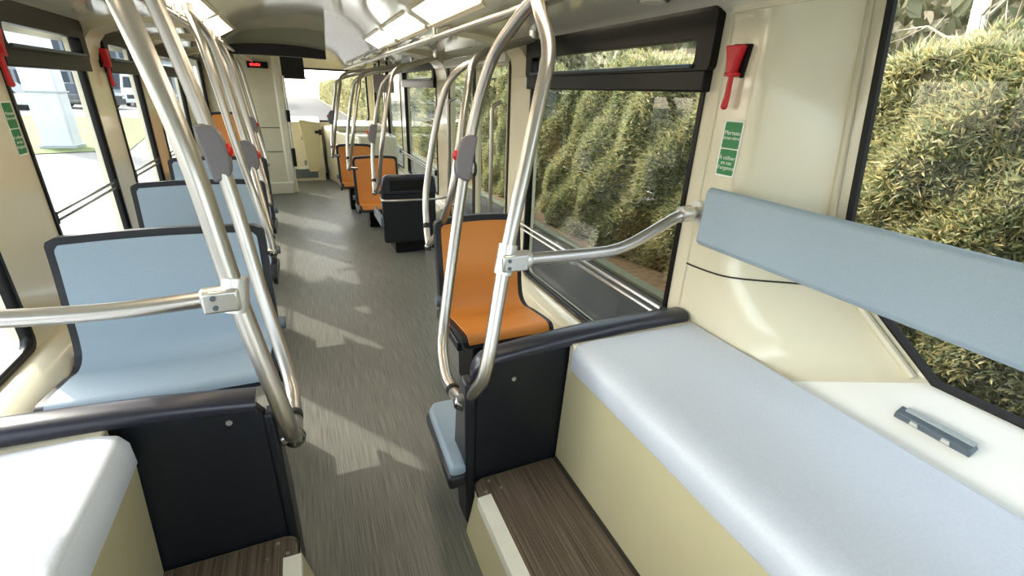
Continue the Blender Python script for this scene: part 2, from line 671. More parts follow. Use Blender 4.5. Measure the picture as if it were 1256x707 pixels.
# safety bars across the window glass
def safety_bar(side, y0, y1, z, label, grp):
    X = (XR - 0.03) if side > 0 else (XL - 0.005)
    t = thing('window_guard_bar', (X, y0, z), label, 'guard bar', grp)
    ps = []
    for dz in (0.0, 0.032):
        ps.append(MB().tube([(X, y0, z + dz), (X, y1, z + dz)], 0.0075, 8).build('bar', 'steel' if side > 0 else 'steel_dark', smooth=True))
    for yy in (y0 + 0.01, y1 - 0.01):
        ps.append(MB().box(X - 0.012, X + 0.012, yy - 0.012, yy + 0.012, z - 0.012, z + 0.044).build('clip', 'rubber'))
    if side > 0 and y0 < 2:
        ps.append(MB().box(X - 0.03, X - 0.006, 1.98, 2.02, z - 0.005, z + 0.035).build('catch', 'grey_light', bevel=0.004))
        ps.append(MB().disc((X - 0.02, 2.03, z + 0.02), (-1, 0, 0), 0.014, 0.016).build('red_knob', 'red_button', smooth=True))
    adopt(t, *ps)


safety_bar(1, 1.30, 2.78, 0.675, 'twin steel guard bar across the large hedge window', 'guard bars across the windows')
safety_bar(1, 4.93, 6.9, 0.675, 'twin steel guard bar across the window beyond the door', 'guard bars across the windows')
safety_bar(-1, -0.29, 2.21, 0.885, 'twin guard bar across the window beside the road side bench', 'guard bars across the windows')
safety_bar(-1, 2.71, 3.59, 0.885, 'twin guard bar across the window beside the first blue seat', 'guard bars across the windows')
safety_bar(-1, 3.96, 4.64, 0.885, 'twin guard bar across the window beside the second blue seat', 'guard bars across the windows')
safety_bar(-1, 5.01, 6.19, 0.885, 'twin guard bar across the window beside the third blue seat', 'guard bars across the windows')

# ------------------------------------------------------------------ rear quarter, hedge side
def smooth01(t):
    t = max(0.0, min(1.0, t))
    return t * t * (3 - 2 * t)


XQ = 1.52
ZQ = 0.80


def qend(z):
    return float(np.interp(z, [0.68, ZQ, 0.93, 1.0, 1.07, 1.15, 1.2, 1.97], [0.80, 0.524, 0.705, 0.785, 0.84, 0.872, 0.88, 0.975]))


def qflat(z):
    if z > 1.0:
        return 1.14
    return 1.14 - (1.0 - z) * 0.5


def qx(z):
    if z >= ZQ:
        return XQ
    return 1.305 + (z - 0.68) / (ZQ - 0.68) * (XQ - 1.305)


def qpoint(t, z):
    """t in 0..1 over the pillar from its flat inner face to the window edge"""
    a, e = qflat(z), qend(z)
    if t < 0.15:
        return Vector((XR, 1.262 + (a - 1.262) * (t / 0.15), z))
    u = (t - 0.15) / 0.85
    y = a + (e - a) * u
    x = XR + (qx(z) - XR) * smooth01(u)
    return Vector((x, y, z))


zs = [0.55, 0.68] + list(np.linspace(0.70, ZQ, 7)) + list(np.linspace(ZQ + 0.02, 1.18, 14)) + list(np.linspace(1.22, 1.97, 10))
ts = [0, 0.08, 0.15] + list(np.linspace(0.19, 1.0, 20))
rows = [[qpoint(t, max(z, 0.68)) if z >= 0.68 else qpoint(t, 0.68) - Vector((0, 0, 0.68 - z)) for t in ts] for z in zs]
m = MB().grid(rows)
# shelf that slopes from the bench up to the quarter window
sy = list(np.linspace(0.524, YR, 8))
wq = m.build('wall_rear_quarter', 'cream', smooth=True, angle=60)
structure(wq, 'cream moulded rear corner pillar')
rows = [[(qx(max(z, 0.68)), YR + (qend(z) - YR) * k / 8.0, z) for k in range(9)] for z in zs if z <= ZQ + 0.001]
sf = MB().grid(rows).build('trim_shelf', 'lit_shelf', smooth=True)
structure(sf, 'glossy shelf under the quarter window, whitened to stand in for strong light')
# raised moulding along the window edge
edge = [qpoint(1.0, z) for z in np.linspace(1.97, ZQ, 26)] + [Vector((XQ, y, ZQ)) for y in (0.50, 0.2, -0.2, -0.85)]
mo = MB().tube([p + Vector((-0.012, 0.035, -0.0)) if i < 26 else p + Vector((-0.012, 0.03, -0.012)) for i, p in enumerate(edge[:26])], 0.012, 8).build('trim_moulding', 'cream_trim', smooth=True)
structure(mo, 'cream bead along the quarter window edge')
qg = MB()
poly = [(p.y - 0.005, p.z) for p in edge]
pg = poly + [(-0.85, 1.97)]
win_n[0] += 1
qw = MB().tube([p + Vector((0.004, -0.012, 0.006)) for p in edge], 0.013, 8).build('window_%d' % win_n[0], 'rubber', smooth=True)
structure(qw, 'rear quarter window with black rubber seal')
MB().prism(pg, 'x', XQ + 0.012, XQ + 0.014).build('pane', 'clear_glass', qw)
# seam in the pillar
sm = []
for t in np.concatenate([np.linspace(0.0, 0.15, 10), np.linspace(0.18, 0.93, 26)]):
    yy = qpoint(t, 0.95).y
    sm.append(qpoint(t, 0.925 + 0.045 * smooth01((1.262 - yy) / 0.5)) + Vector((-0.001, 0, 0)))
so = MB().tube(sm, 0.0035, 6).build('trim_seam', 'groove', smooth=True)
structure(so, 'dark curved panel joint on the pillar')
# outer skin and rear end
wb = sheet('wall_rear', [(XL - 0.06, 0.0), (1.57, 0.0), (1.57, 2.0), (XL - 0.06, 2.0)], [rrect(-0.9, 1.25, 0.85, 1.75, 0.08)], 'y', YR - 0.03, 0.06, 'cream')
structure(wb, 'rear end wall with wide window')
win_n[0] += 1
rw = sheet('window_%d' % win_n[0], rrect(-0.91, 1.26, 0.84, 1.76, 0.08), [rrect(-0.88, 1.23, 0.87, 1.73, 0.07)], 'y', YR - 0.03, 0.08, 'rubber')
structure(rw, 'rear window')
MB().quad((-0.9, YR - 0.03, 0.85), (1.25, YR - 0.03, 0.85), (1.25, YR - 0.03, 1.75), (-0.9, YR - 0.03, 1.75)).build('pane', 'clear_glass', rw)
qs = MB().prism([(1.53, YR), (1.53, 0.9), (1.36, 1.30), (1.40, 1.30), (1.57, 0.92), (1.57, YR)], 'z', 0.0, 0.79).build('wall_outer_quarter', 'white_paint')
structure(qs, 'white outer skin below the quarter window')
qs = MB().box(1.285, 1.56, YR, 1.26, 1.97, 2.02).box(1.285, 1.30, YR, 1.262, 1.76, 1.97).build('wall_quarter_header', 'cream')
structure(qs, 'cream header over the quarter window')

# ------------------------------------------------------------------ front end
wf = sheet('wall_front', [(XL - 0.06, 0.0), (XR + 0.06, 0.0), (XR + 0.06, 2.0), (XL - 0.06, 2.0)], [rrect(-0.98, 1.2, 0.92, 1.78, 0.1)], 'y', YF + 0.03, 0.06, 'cream')
structure(wf, 'front end wall around the windscreen')
win_n[0] += 1
fw = sheet('window_%d' % win_n[0], rrect(-0.99, 1.21, 0.91, 1.79, 0.1), [rrect(-0.96, 1.18, 0.94, 1.76, 0.08)], 'y', YF + 0.03, 0.08, 'rubber')
structure(fw, 'windscreen with black rubber seal')
MB().quad((-0.98, YF + 0.03, 0.92), (1.2, YF + 0.03, 0.92), (1.2, YF + 0.03, 1.78), (-0.98, YF + 0.03, 1.78)).build('pane', 'clear_glass', fw)

# cab partition
cp = MB().box(XL, -0.24, 7.72, 7.77, 0.0, 1.96).build('wall_cab_partition', 'cream_trim', bevel=0.01)
structure(cp, 'cream partition behind the driver cab')
MB().box(-0.27, -0.15, 7.69, 7.80, 0.0, 1.95).build('edge_post', 'cream', cp, bevel=0.03, bseg=3)
MB().box(XL + 0.02, -0.28, 7.712, 7.722, 0.93, 0.94).build('panel_joint', 'groove', cp)
MB().box(XL + 0.02, -0.28, 7.712, 7.722, 0.60, 0.61).build('panel_joint', 'groove', cp)
MB().box(-0.62, -0.20, 7.64, 7.72, 0.0, 0.18).build('kick_plate', 'cream', cp, bevel=0.015)

led = thing('led_display', (-0.43, 7.70, 1.70), 'black strip display with red dot characters on the cab partition', 'display')
a = MB().box(-0.56, -0.31, 7.69, 7.72, 1.70, 1.78).build('housing', 'black', bevel=0.006)
b_ = MB()
for i, (w, h) in enumerate(((0.022, 0.03), (0.016, 0.034), (0.02, 0.028), (0.018, 0.034), (0.02, 0.03))):
    x = -0.525 + i * 0.026
    b_.box(x, x + w, 7.686, 7.69, 1.725, 1.725 + h)
b_ = b_.build('lit_characters', 'led_red')
adopt(led, a, b_)

# hood across the ceiling
hd = thing('ceiling_hood', (-0.11, 5.45, 1.76), 'grey arched ceiling hood with black lower band', 'ceiling hood')
xs = np.linspace(-0.53, 0.32, 17)


def hz(x, base, rise):
    u = (x + 0.105) / 0.425
    return base + rise * (1 - u * u)


_px = sorted(prof)


def cz(x):
    return float(np.interp(x, [p[0] for p in _px], [p[1] for p in _px])) + 0.006


m = MB().grid([[(x, 5.28, cz(x)) for x in xs], [(x, 5.35, 0.6 * cz(x) + 0.4 * hz(x, 1.85, 0.055)) for x in xs],
               [(x, 5.44, hz(x, 1.85, 0.055)) for x in xs], [(x, 5.50, hz(x, 1.83, 0.03)) for x in xs], [(x, 5.9, hz(x, 1.83, 0.03)) for x in xs], [(x, 5.9, cz(x)) for x in xs]])
a = m.build('hood', 'hood_grey', smooth=True)
m = MB()
n = len(xs)
for (y, s) in ((5.495, 1), (5.56, -1)):
    pass
top = [(x, hz(x, 1.835, 0.03)) for x in xs]
bot = [(x, hz(x, 1.755, 0.005)) for x in reversed(xs)]
m.prism(top + bot, 'y', 5.495, 5.60)
b_ = m.build('black_band', 'black')
adopt(hd, a, b_)

# sun blind in front of the windscreen
sb = thing('sun_blind', (0.05, 9.2, 1.6), 'black pulled down sun blind above the windscreen', 'blind')
a = MB().prism([(9.18, 1.62), (9.20, 1.60), (9.22, 1.62), (9.22, 1.99), (9.18, 1.99)], 'x', -0.2, 0.17).build('cloth', 'black')
b_ = MB().tube([(-0.22, 9.2, 1.61), (0.19, 9.2, 1.61)], 0.012).build('bottom_bar', 'grey_dark', smooth=True)
adopt(sb, a, b_)

# dashboard, cab door and front wheel box
da = thing('dashboard', (0.0, 9.2, 0.0), 'cream and taupe dashboard below the windscreen', 'dashboard')
a = MB().prism([(8.75, 0.0), (8.75, 0.80), (8.85, 0.95), (9.46, 1.0), (9.46, 0.0)], 'x', -0.98, 0.30).build('body', 'cream_trim', smooth=True)
b_ = MB().box(-0.18, 0.18, 8.72, 8.76, 0.05, 0.20).build('step_recess', 'grey_dark', bevel=0.01)
c_ = MB().disc((-0.14, 8.74, 0.83), (0, -1, 0), 0.025, 0.02).build('knob', 'cast_metal', smooth=True)
d_ = MB().box(-0.12, 0.2, 8.70, 8.76, 0.20, 0.225).build('step_edge', 'white_edge', bevel=0.004)
adopt(da, a, b_, c_, d_)
dg = thing('cab_door', (0.1, 8.45, 0.2), 'taupe tapered cab door standing beside the dashboard', 'cab door')
a = MB().prism([(0.05, 0.20), (0.20, 0.20), (0.29, 0.86), (0.29, 0.96), (0.0, 1.01), (-0.02, 0.98)], 'y', 8.42, 8.47).build('leaf', 'cream_riser', bevel=0.008)
b_ = MB().box(0.20, 0.30, 8.40, 8.42, 0.80, 0.84).build('handle', 'black', bevel=0.004)
c_ = MB().box(0.255, 0.30, 8.38, 8.42, 0.78, 0.86).build('latch', 'rubber', bevel=0.004)
d_ = MB().box(-0.01, 0.02, 8.44, 8.748, 0.3, 0.34).build('hinge', 'grey_dark')
e_ = MB().box(-0.01, 0.02, 8.44, 8.748, 0.7, 0.74).build('hinge', 'grey_dark')
adopt(dg, a, b_, c_, d_, e_)
wbx = thing('front_wheel_box', (0.8, 8.1, 0.0), 'cream boxed front wheel arch beside the cab', 'wheel box')
a = MB().prism([(0.36, 8.72), (0.74, 7.25), (1.29, 7.25), (1.29, 9.46), (0.36, 9.46)], 'z', 0.0, 0.86).build('body', 'cream', bevel=0.03, bseg=3)
b_ = MB().box(0.5, 1.28, 8.0, 9.4, 0.86, 0.95).build('top_tray', 'cream_trim', bevel=0.03)
adopt(wbx, a, b_)
hr = thing('cab_grab_bar', (-0.12, 7.66, 0.4), 'slim vertical grab bar with black ends beside the cab partition', 'grab bar')
a = MB().tube([(-0.14, 7.64, 0.42), (-0.14, 7.64, 1.62)], 0.014).build('bar', 'steel', smooth=True)
b_ = MB().box(-0.165, -0.115, 7.62, 7.70, 1.02, 1.18).build('bracket', 'black', bevel=0.01)
c_ = MB().box(-0.165, -0.115, 7.62, 7.70, 0.40, 0.66).build('bracket', 'black', bevel=0.01)
adopt(hr, a, b_, c_)

# ------------------------------------------------------------------ cove lights and overhead rails
for side in (1, -1):
    for i, (a, b) in enumerate(((1.05, 1.95), (2.10, 2.95), (3.10, 3.95), (4.10, 4.95))):
        nm = ('over the hedge side rail', 'over the road side rail')[0 if side > 0 else 1]
        od = ('above the bench', 'above the first seat row', 'above the middle of the aisle', 'next to the arched hood')[i]
        t = thing('cove_light', (0.7 if side > 0 else -0.48, (a + b) / 2, 1.86), 'long warm cove light panel %s, %s' % (nm, od), 'light', 'warm cove lights along the ceiling')

        def fx(x):
            return x if side > 0 else 0.22 - x
        P = [(fx(0.755), 1.847), (fx(0.635), 1.912), (fx(0.640), 1.918), (fx(0.760), 1.853)]
        d_ = MB().prism(P, 'y', a + 0.02, b - 0.02).build('diffuser', 'diffuser')
        fr = MB()
        for (q0, q1) in ((0.772, 0.752), (0.638, 0.618)):
            z0 = 1.847 - (q0 - 0.755) * 0.5417
            z1 = 1.847 - (q1 - 0.755) * 0.5417
            fr.prism([(fx(q0), z0 - 0.004), (fx(q1), z1 - 0.004), (fx(q1), z1 + 0.01), (fx(q0), z0 + 0.01)], 'y', a, b)
        f_ = fr.build('frame', 'cream_trim')
        adopt(t, d_, f_)

rail_x = {1: 0.785, -1: -0.49}
for side in (1, -1):
    X = rail_x[side]
    t = thing('overhead_rail', (X, 1.0, 1.79), 'long steel overhead rail under the ceiling on the %s side' % ('hedge' if side > 0 else 'road'), 'grab rail')
    ps = [MB().tube([(X, -0.3, 1.785), (X, 8.9, 1.785)], 0.0175, 12).build('tube', 'steel', smooth=True)]
    for y in (0.2, 1.7, 3.0, 4.6, 6.2, 7.6, 8.8):
        ps.append(MB().tube([(X, y, 1.785), (X, y, 1.845)], 0.010, 8).box(X - 0.022, X + 0.022, y - 0.02, y + 0.02, 1.78, 1.80).build('hanger', 'cast_metal', bevel=0.004))
    adopt(t, *ps)

# ------------------------------------------------------------------ grab loops
def loop(name_label, near, far, top, bottom, r, grp, lower_tip=True, plate=None):
    base = bottom
    t = thing('grab_loop', base, name_label, 'grab pole', grp)
    p1 = [top] + near + [bottom]
    p2 = [top] + far + [bottom]
    a = MB().tube(spline(p1, 8), r, 14).build('tube', 'steel', smooth=True)
    b = MB().tube(spline(p2, 8), r, 14).build('tube', 'steel', smooth=True)
    c = MB().tube([Vector(top) - Vector((0, 0, 0.0)), Vector(top) + Vector((0, 0, 0.045))], r * 1.35, 14).build('top_socket', 'cast_metal', smooth=True)
    parts = [a, b, c]
    bx, by, bz = bottom
    side = 1 if bx > 0.1 else -1
    d = MB().tube([(bx, by, bz), (bx + side * 0.09, by, bz - 0.006)], r * 1.05, 12).build('foot_bracket', 'steel_dark', smooth=True)
    e = MB().sphere((bx, by, bz - 0.01), r * 1.35).build('foot_knuckle', 'steel_dark', smooth=True)
    parts += [d, e]
    f = MB().tube([Vector(far[-1]) + Vector((0, 0, 0.0)), (Vector(far[-1]) * 0.8 + Vector(bottom) * 0.2)], r * 1.12, 12).build('joint_ring', 'rubber', smooth=True)
    parts.append(f)
    if plate:
        parts.append(MB().box(*plate).build('ceiling_plate', 'cream', bevel=0.012, bseg=3))
    adopt(t, *parts)
    return t


RT = 0.0225
loop('curved steel grab loop beside the bench, with the kinked rail clamped to it',
     [(0.735, 1.50, 1.735), (0.712, 1.385, 1.62), (0.665, 1.345, 1.46), (0.54, 1.262, 1.015), (0.455, 1.185, 0.70), (0.425, 1.20, 0.60)],
     [(0.735, 1.70, 1.73), (0.69, 1.835, 1.59), (0.62, 1.88, 1.27), (0.455, 1.69, 0.62), (0.40, 1.50, 0.505), (0.395, 1.38, 0.488)],
     (0.765, 1.60, 1.795), (0.395, 1.27, 0.515), RT, None, plate=(0.725, 0.815, 1.55, 1.65, 1.80, 1.862))
loop('slanted steel grab loop beside the road side bench, with the straight rail clamped to it',
     [(-0.36, 1.42, 1.74), (-0.318, 1.36, 1.66), (-0.246, 1.30, 1.345), (-0.203, 1.255, 1.01), (-0.142, 1.20, 0.665), (-0.134, 1.215, 0.58)],
     [(-0.375, 1.80, 1.76), (-0.344, 1.85, 1.70), (-0.262, 1.85, 1.25), (-0.203, 1.76, 0.806), (-0.150, 1.62, 0.52), (-0.138, 1.45, 0.47)],
     (-0.42, 1.62, 1.80), (-0.13, 1.26, 0.535), RT * 1.05, None)

far_r = [((0.58, 2.46, 0.70), 'steel grab loop rising from the orange seat that faces the bench', 0.62),
         ((0.56, 4.45, 0.615), 'steel grab loop beside the dark seat back with the bar', 0.62),
         ((0.43, 5.45, 0.69), 'steel grab loop beside the middle orange seat', 0.62),
         ((0.33, 6.45, 0.70), 'steel grab loop beside the foremost orange seat', 0.5)]
for (b, lab, lean) in far_r:
    bx, by, bz = b
    loop(lab,
         [(1.05, by - 0.02, 1.735), (bx + 0.24, by - 0.12, 1.655), (bx + 0.14, by - 0.25, 1.47), (bx + 0.05, by - 0.32, 1.08), (bx + 0.02, by - 0.18, bz + 0.14)],
         [(1.02, by + 0.02, 1.72), (bx + 0.20, by + 0.06, 1.60), (bx + 0.11, by + 0.10, 1.42), (bx + 0.03, by + 0.13, 1.0), (bx + 0.01, by + 0.08, bz + 0.10)],
         (1.17, by, 1.77), b, 0.018, 'far grab loops')
far_l = [((-0.215, 2.62, 0.69), 'steel grab loop behind the first blue seat from the bench'),
         ((-0.285, 3.85, 0.69), 'steel grab loop behind the second blue seat'),
         ((-0.36, 4.95, 0.64), 'steel grab loop behind the third blue seat'),
         ((-0.40, 6.1, 0.66), 'steel grab loop beside the orange seat near the cab')]
for (b, lab) in far_l:
    bx, by, bz = b
    loop(lab,
         [(bx - 0.175, by + 0.16, 1.745), (bx - 0.15, by + 0.1, 1.66), (bx - 0.117, by + 0.1, 1.43), (bx - 0.087, by + 0.09, 1.21), (bx - 0.047, by + 0.08, 0.97), (bx - 0.008, by + 0.03, bz + 0.09)],
         [(bx - 0.165, by + 0.34, 1.745), (bx - 0.135, by + 0.38, 1.66), (bx - 0.10, by + 0.40, 1.40), (bx - 0.065, by + 0.38, 1.12), (bx - 0.035, by + 0.28, 0.9), (bx - 0.006, by + 0.1, bz + 0.05)],
         (bx - 0.20, by + 0.25, 1.79), b, 0.018, 'far grab loops')

# horizontal rails clamped to the near loops
def clamp_part(c, ax, w, r):
    c = Vector(c)
    return c


rr = thing('grab_rail', (0.54, 1.26, 1.0), 'kinked steel rail from the loop clamp to the pillar above the bench', 'grab rail')
path = rounded([(0.57, 1.255, 1.018), (0.80, 1.25, 1.012), (0.965, 1.245, 1.015), (1.10, 1.245, 1.075), (1.205, 1.245, 1.125), (1.29, 1.245, 1.13)], 0.09)
a = MB().tube(path, 0.0205, 14).build('tube', 'steel', smooth=True)
m = MB().tube([(0.553, 1.272, 1.065), (0.546, 1.266, 1.035), (0.538, 1.260, 1.005), (0.530, 1.255, 0.975)], 0.031, 14)
cl = m.build('clamp', 'cast_metal', smooth=True)
cl2 = MB().tube([(0.56, 1.252, 1.02), (0.62, 1.25, 1.017)], 0.029, 14).box(0.515, 0.60, 1.215, 1.235, 0.992, 1.045).build('clamp_sleeve', 'cast_metal', bevel=0.006)
bo = MB().disc((0.535, 1.216, 1.030), (0, -1, 0), 0.006, 0.004, 8).disc((0.535, 1.216, 1.006), (0, -1, 0), 0.006, 0.004, 8).build('bolt', 'grey_dark')
sub_part(cl2, bo)
wbk = MB().tube([(1.205, 1.245, 1.125), (1.25, 1.245, 1.128)], 0.029, 14).disc((1.298, 1.245, 1.13), (-1, 0, 0), 0.04, 0.02).build('wall_socket', 'cast_metal', smooth=True)
adopt(rr, a, cl, cl2, wbk)

rl = thing('grab_rail', (-0.2, 1.25, 1.0), 'straight steel rail from the loop clamp to the road side wall', 'grab rail')
a = MB().tube(rounded([(-0.22, 1.245, 1.008), (-0.45, 1.245, 1.0), (-0.70, 1.245, 1.018), (-0.95, 1.25, 1.06), (-1.08, 1.25, 1.08)], 0.1), 0.0205, 14).build('tube', 'steel', smooth=True)
cl = MB().tube([(-0.198, 1.262, 1.05), (-0.202, 1.256, 1.02), (-0.206, 1.25, 0.985), (-0.210, 1.246, 0.965)], 0.032, 14).build('clamp', 'cast_metal', smooth=True)
cl2 = MB().tube([(-0.21, 1.245, 1.008), (-0.275, 1.245, 1.005)], 0.0295, 14).box(-0.272, -0.19, 1.208, 1.23, 0.978, 1.035).build('clamp_sleeve', 'cast_metal', bevel=0.007)
bo = MB().disc((-0.245, 1.208, 1.02), (0, -1, 0), 0.0065, 0.004, 8).disc((-0.243, 1.208, 0.995), (0, -1, 0), 0.0065, 0.004, 8).build('bolt', 'grey_dark')
sub_part(cl2, bo)
wbk = MB().disc((-1.08, 1.25, 1.08), (1, 0, 0), 0.04, 0.02).build('wall_socket', 'cast_metal', smooth=True)
adopt(rl, a, cl, cl2, wbk)

# stop buttons
def stop_button(base, axis, out, h, w, label, grp='stop buttons on the grab loops'):
    """D shaped housing: base centre on tube, axis along the tube, out = direction of the bulge"""
    base = Vector(base)
    ax = Vector(axis).normalized()
    ou = Vector(out)
    ou = (ou - ax * ou.dot(ax)).normalized()
    nr = ax.cross(ou)
    t = thing('stop_button', base, label, 'stop button', grp)
    pts = []
    for k in range(17):
        u = -1 + 2 * k / 16
        pts.append(base + ax * (u * h / 2) + ou * (w * math.sqrt(max(0, 1 - abs(u) ** 2.6)) + 0.004))
    pts = [base + ax * (-h / 2) - ou * 0.026] + pts + [base + ax * (h / 2) - ou * 0.026]
    m = MB()
    n = len(pts)
    th = 0.027
    m.v = [tuple(p + nr * th) for p in pts] + [tuple(p - nr * th) for p in pts]
    m.f = [tuple(range(n)), tuple(range(2 * n - 1, n - 1, -1))] + [(i, (i + 1) % n, n + (i + 1) % n, n + i) for i in range(n)]
    a = m.build('housing', 'grey_plastic', bevel=0.008, bseg=3)
    ps = [a]
    b = MB().sphere(tuple(base + ou * (w + 0.002)), 0.02, sc=(0.8, 0.9, 1.15)).build('button', 'red_button', smooth=True)
    ps.append(b)
    adopt(t, *ps)


stop_button((0.612, 1.87, 1.25), (0.165, 0.12, 0.62), (-1, 0.1, 0.2), 0.185, 0.042, 'grey stop button with red push on the loop beside the bench')
stop_button((-0.278, 1.85, 1.285), (-0.07, 0.0, 0.44), (1, 0, -0.1), 0.185, 0.042, 'grey stop button with red push on the road side loop')
stop_button((-0.283, 3.0, 1.13), (-0.035, 0.02, 0.28), (1, 0, 0), 0.17, 0.042, 'small grey stop button on the loop behind the first blue seat from the bench')
stop_button((0.60, 4.57, 1.12), (0.1, 0, 0.5), (-1, 0, 0), 0.17, 0.04, 'small grey stop button beside the dark seat back')
stop_button((0.372, 6.57, 1.15), (0.1, 0, 0.5), (-1, 0, 0), 0.17, 0.04, 'small grey stop button beside the foremost orange seat')
stop_button((-0.428, 5.33, 1.13), (-0.035, 0.02, 0.28), (1, 0, 0), 0.16, 0.04, 'small grey stop button on the loop behind the third blue seat')

# ------------------------------------------------------------------ seats
def seat(label, x0, x1, yb, facing, pad, zf=0.45, ztop=0.94, depth=0.44, grp='padded seats facing the rear', base_z=0.0, cat='seat', pad_back=True):
    """facing -1: looks to the rear (-y); +1: looks forward. yb = y of backrest top"""
    t = thing('passenger_seat', ((x0 + x1) / 2, yb, base_z), label, cat, grp)
    s = facing
    xc, hw = (x0 + x1) / 2, (x1 - x0) / 2
    # profile from front lip to backrest top in (distance from yb along facing, z)
    ctrl = [(depth + 0.02, zf - 0.045), (depth, zf - 0.004), (depth - 0.05, zf), (depth * 0.55, zf - 0.018), (0.15, zf - 0.03),
            (0.085, zf + 0.0), (0.055, zf + 0.07), (0.035, zf + 0.2), (0.01, ztop - 0.12), (0.0, ztop)]
    P = spline([Vector((a, b, 0)) for a, b in ctrl], 8)
    L = [0]
    for i in range(1, len(P)):
        L.append(L[-1] + (P[i] - P[i - 1]).length)
    tot = L[-1]

    def slab(inset, lift, thick, name, material, par=None):
        us = np.linspace(-1, 1, 15)
        front, back = [], []
        for i, p in enumerate(P):
            tg = (P[min(i + 1, len(P) - 1)] - P[max(i - 1, 0)]).normalized()
            nn = Vector((tg.y, -tg.x, 0))      # towards the sitter
            if nn.x < 0 and nn.y < 0:
                nn = -nn
            d = tot - L[i]
            r = 0.035
            w = hw - inset
            d = max(0.0, d - inset * 0.8)
            if d < r:
                w -= r - math.sqrt(max(0, r * r - (r - d) ** 2))
            d0 = L[i]
            if d0 < 0.03:
                w -= 0.03 - math.sqrt(max(0, 0.03 ** 2 - (0.03 - d0) ** 2))
            rf, rb = [], []
            for u in us:
                crown = 0.010 * (1 - u * u) * max(0, (L[i] / tot - 0.6) / 0.4)
                dish = 0.010 * (u * u)
                q = p + nn * (lift + dish)
                q2 = p + nn * (lift - thick)
                rf.append((xc + w * u, yb + s * q.x, base_z + q.y + crown))
                rb.append((xc + w * u, yb + s * q2.x, base_z + q2.y + crown))
            front.append(rf)
            back.append(rb)
        # trim ends for inset pads
        if inset > 0:
            lo = next(i for i in range(len(P)) if L[i] > inset * 0.6)
            hi = max(i for i in range(len(P)) if tot - L[i] >= inset * 0.8)
            front, back = front[lo:hi + 1], back[lo:hi + 1]
        m = MB()
        ring = [f + list(reversed(b)) for f, b in zip(front, back)]
        m.grid(ring, True)
        n = len(ring[0])
        h = len(ring)
        w15 = len(us)
        for row in (0, h - 1):
            o = row * n
            for j in range(w15 - 1):
                m.f.append((o + j, o + j + 1, o + n - 2 - j, o + n - 1 - j))
        return m.build(name, material, smooth=True, angle=50)
    sh = slab(0.0, 0.0, 0.04, 'shell', 'navy')
    cu = slab(0.028, 0.007, 0.014, 'cushion', pad)
    parts = [sh, cu]
    # pedestal and side brackets
    y_a, y_b = sorted((yb + s * (depth - 0.13), yb + s * 0.02))
    pd = MB().prism([(y_a + 0.06, base_z), (y_b - 0.02, base_z), (y_b, zf - 0.09), (y_a, zf - 0.09)], 'x', xc - hw * 0.55, xc + hw * 0.55).build('pedestal', 'black', bevel=0.01)
    parts.append(pd)
    xa = x0 if xc > 0.1 else x1
    kn = MB().disc((xa - (0.004 if xc > 0.1 else -0.004), yb + s * 0.10, zf + 0.05), (-1 if xc > 0.1 else 1, 0, 0), 0.028, 0.028).build('side_knob', 'grey_dark', bevel=0.004)
    ar = MB().box(xa - 0.012, xa + 0.012, min(yb + s * 0.03, yb + s * (depth - 0.03)), max(yb + s * 0.03, yb + s * (depth - 0.03)), zf - 0.08, zf - 0.03).build('side_bracket', 'navy', bevel=0.006)
    parts += [kn, ar]
    adopt(t, *parts)
    return t


seat('wide blue padded seat facing the road side bench, first of its row', -0.945, -0.205, 2.23, -1, 'blue_vinyl', 0.45, 0.935, 0.43)
seat('wide blue padded seat, second of its row from the bench', -0.955, -0.255, 3.36, -1, 'blue_vinyl', 0.45, 0.94, 0.43)
seat('wide blue padded seat, third of its row from the bench', -1.0, -0.30, 4.52, -1, 'blue_vinyl', 0.45, 0.935, 0.43)
seat('tall orange seat standing before the cab partition on the road side', -0.93, -0.56, 6.4, -1, 'orange_vinyl', 0.62, 1.19, 0.40)
seat('orange padded seat facing the bench across the dark partition', 0.56, 1.03, 2.23, -1, 'orange_vinyl', 0.45, 0.905, 0.44)
seat('orange padded seat just beyond the dark seat back with the bar', 0.49, 1.0, 5.70, -1, 'orange_vinyl', 0.28, 0.775, 0.42)
seat('orange padded seat beside the front wheel box', 0.385, 0.84, 6.62, -1, 'orange_vinyl', 0.37, 0.815, 0.40)

# forward facing dark seat with a bar across its back
ds = thing('passenger_seat', (0.86, 4.4, 0.0), 'dark navy seat back with steel bar and recessed pocket', 'seat')
m = MB().prism(rrect(0.605, 1.115, 0.13, 0.755, 0.035), 'y', 4.36, 4.42)
a = m.build('back_shell', 'navy', bevel=0.02, bseg=3)
b_ = MB().prism([(0.60, 0.60), (1.12, 0.60), (1.10, 0.755), (1.06, 0.78), (0.66, 0.78), (0.62, 0.755)], 'y', 4.33, 4.40).build('top_cowl', 'navy_rail', bevel=0.02, bseg=3)
c_ = MB().box(0.68, 1.05, 4.318, 4.335, 0.64, 0.74).build('pocket', 'black', bevel=0.01)
d_ = MB().tube(rounded([(0.60, 4.40, 0.565), (0.60, 4.28, 0.565), (0.68, 4.25, 0.565), (1.12, 4.25, 0.565), (1.28, 4.36, 0.565)], 0.05), 0.011, 10).build('bar', 'steel', smooth=True)
e_ = MB().box(0.66, 1.10, 4.42, 4.86, 0.36, 0.43).build('cushion', 'blue_vinyl', bevel=0.025, bseg=3)
f_ = MB().box(0.72, 1.02, 4.45, 4.75, 0.0, 0.36).build('pedestal', 'black', bevel=0.01)
g_ = MB().box(0.58, 0.61, 4.34, 4.80, 0.30, 0.40).build('side_bracket', 'grey_dark', bevel=0.01)
adopt(ds, a, b_, c_, d_, e_, f_, g_)

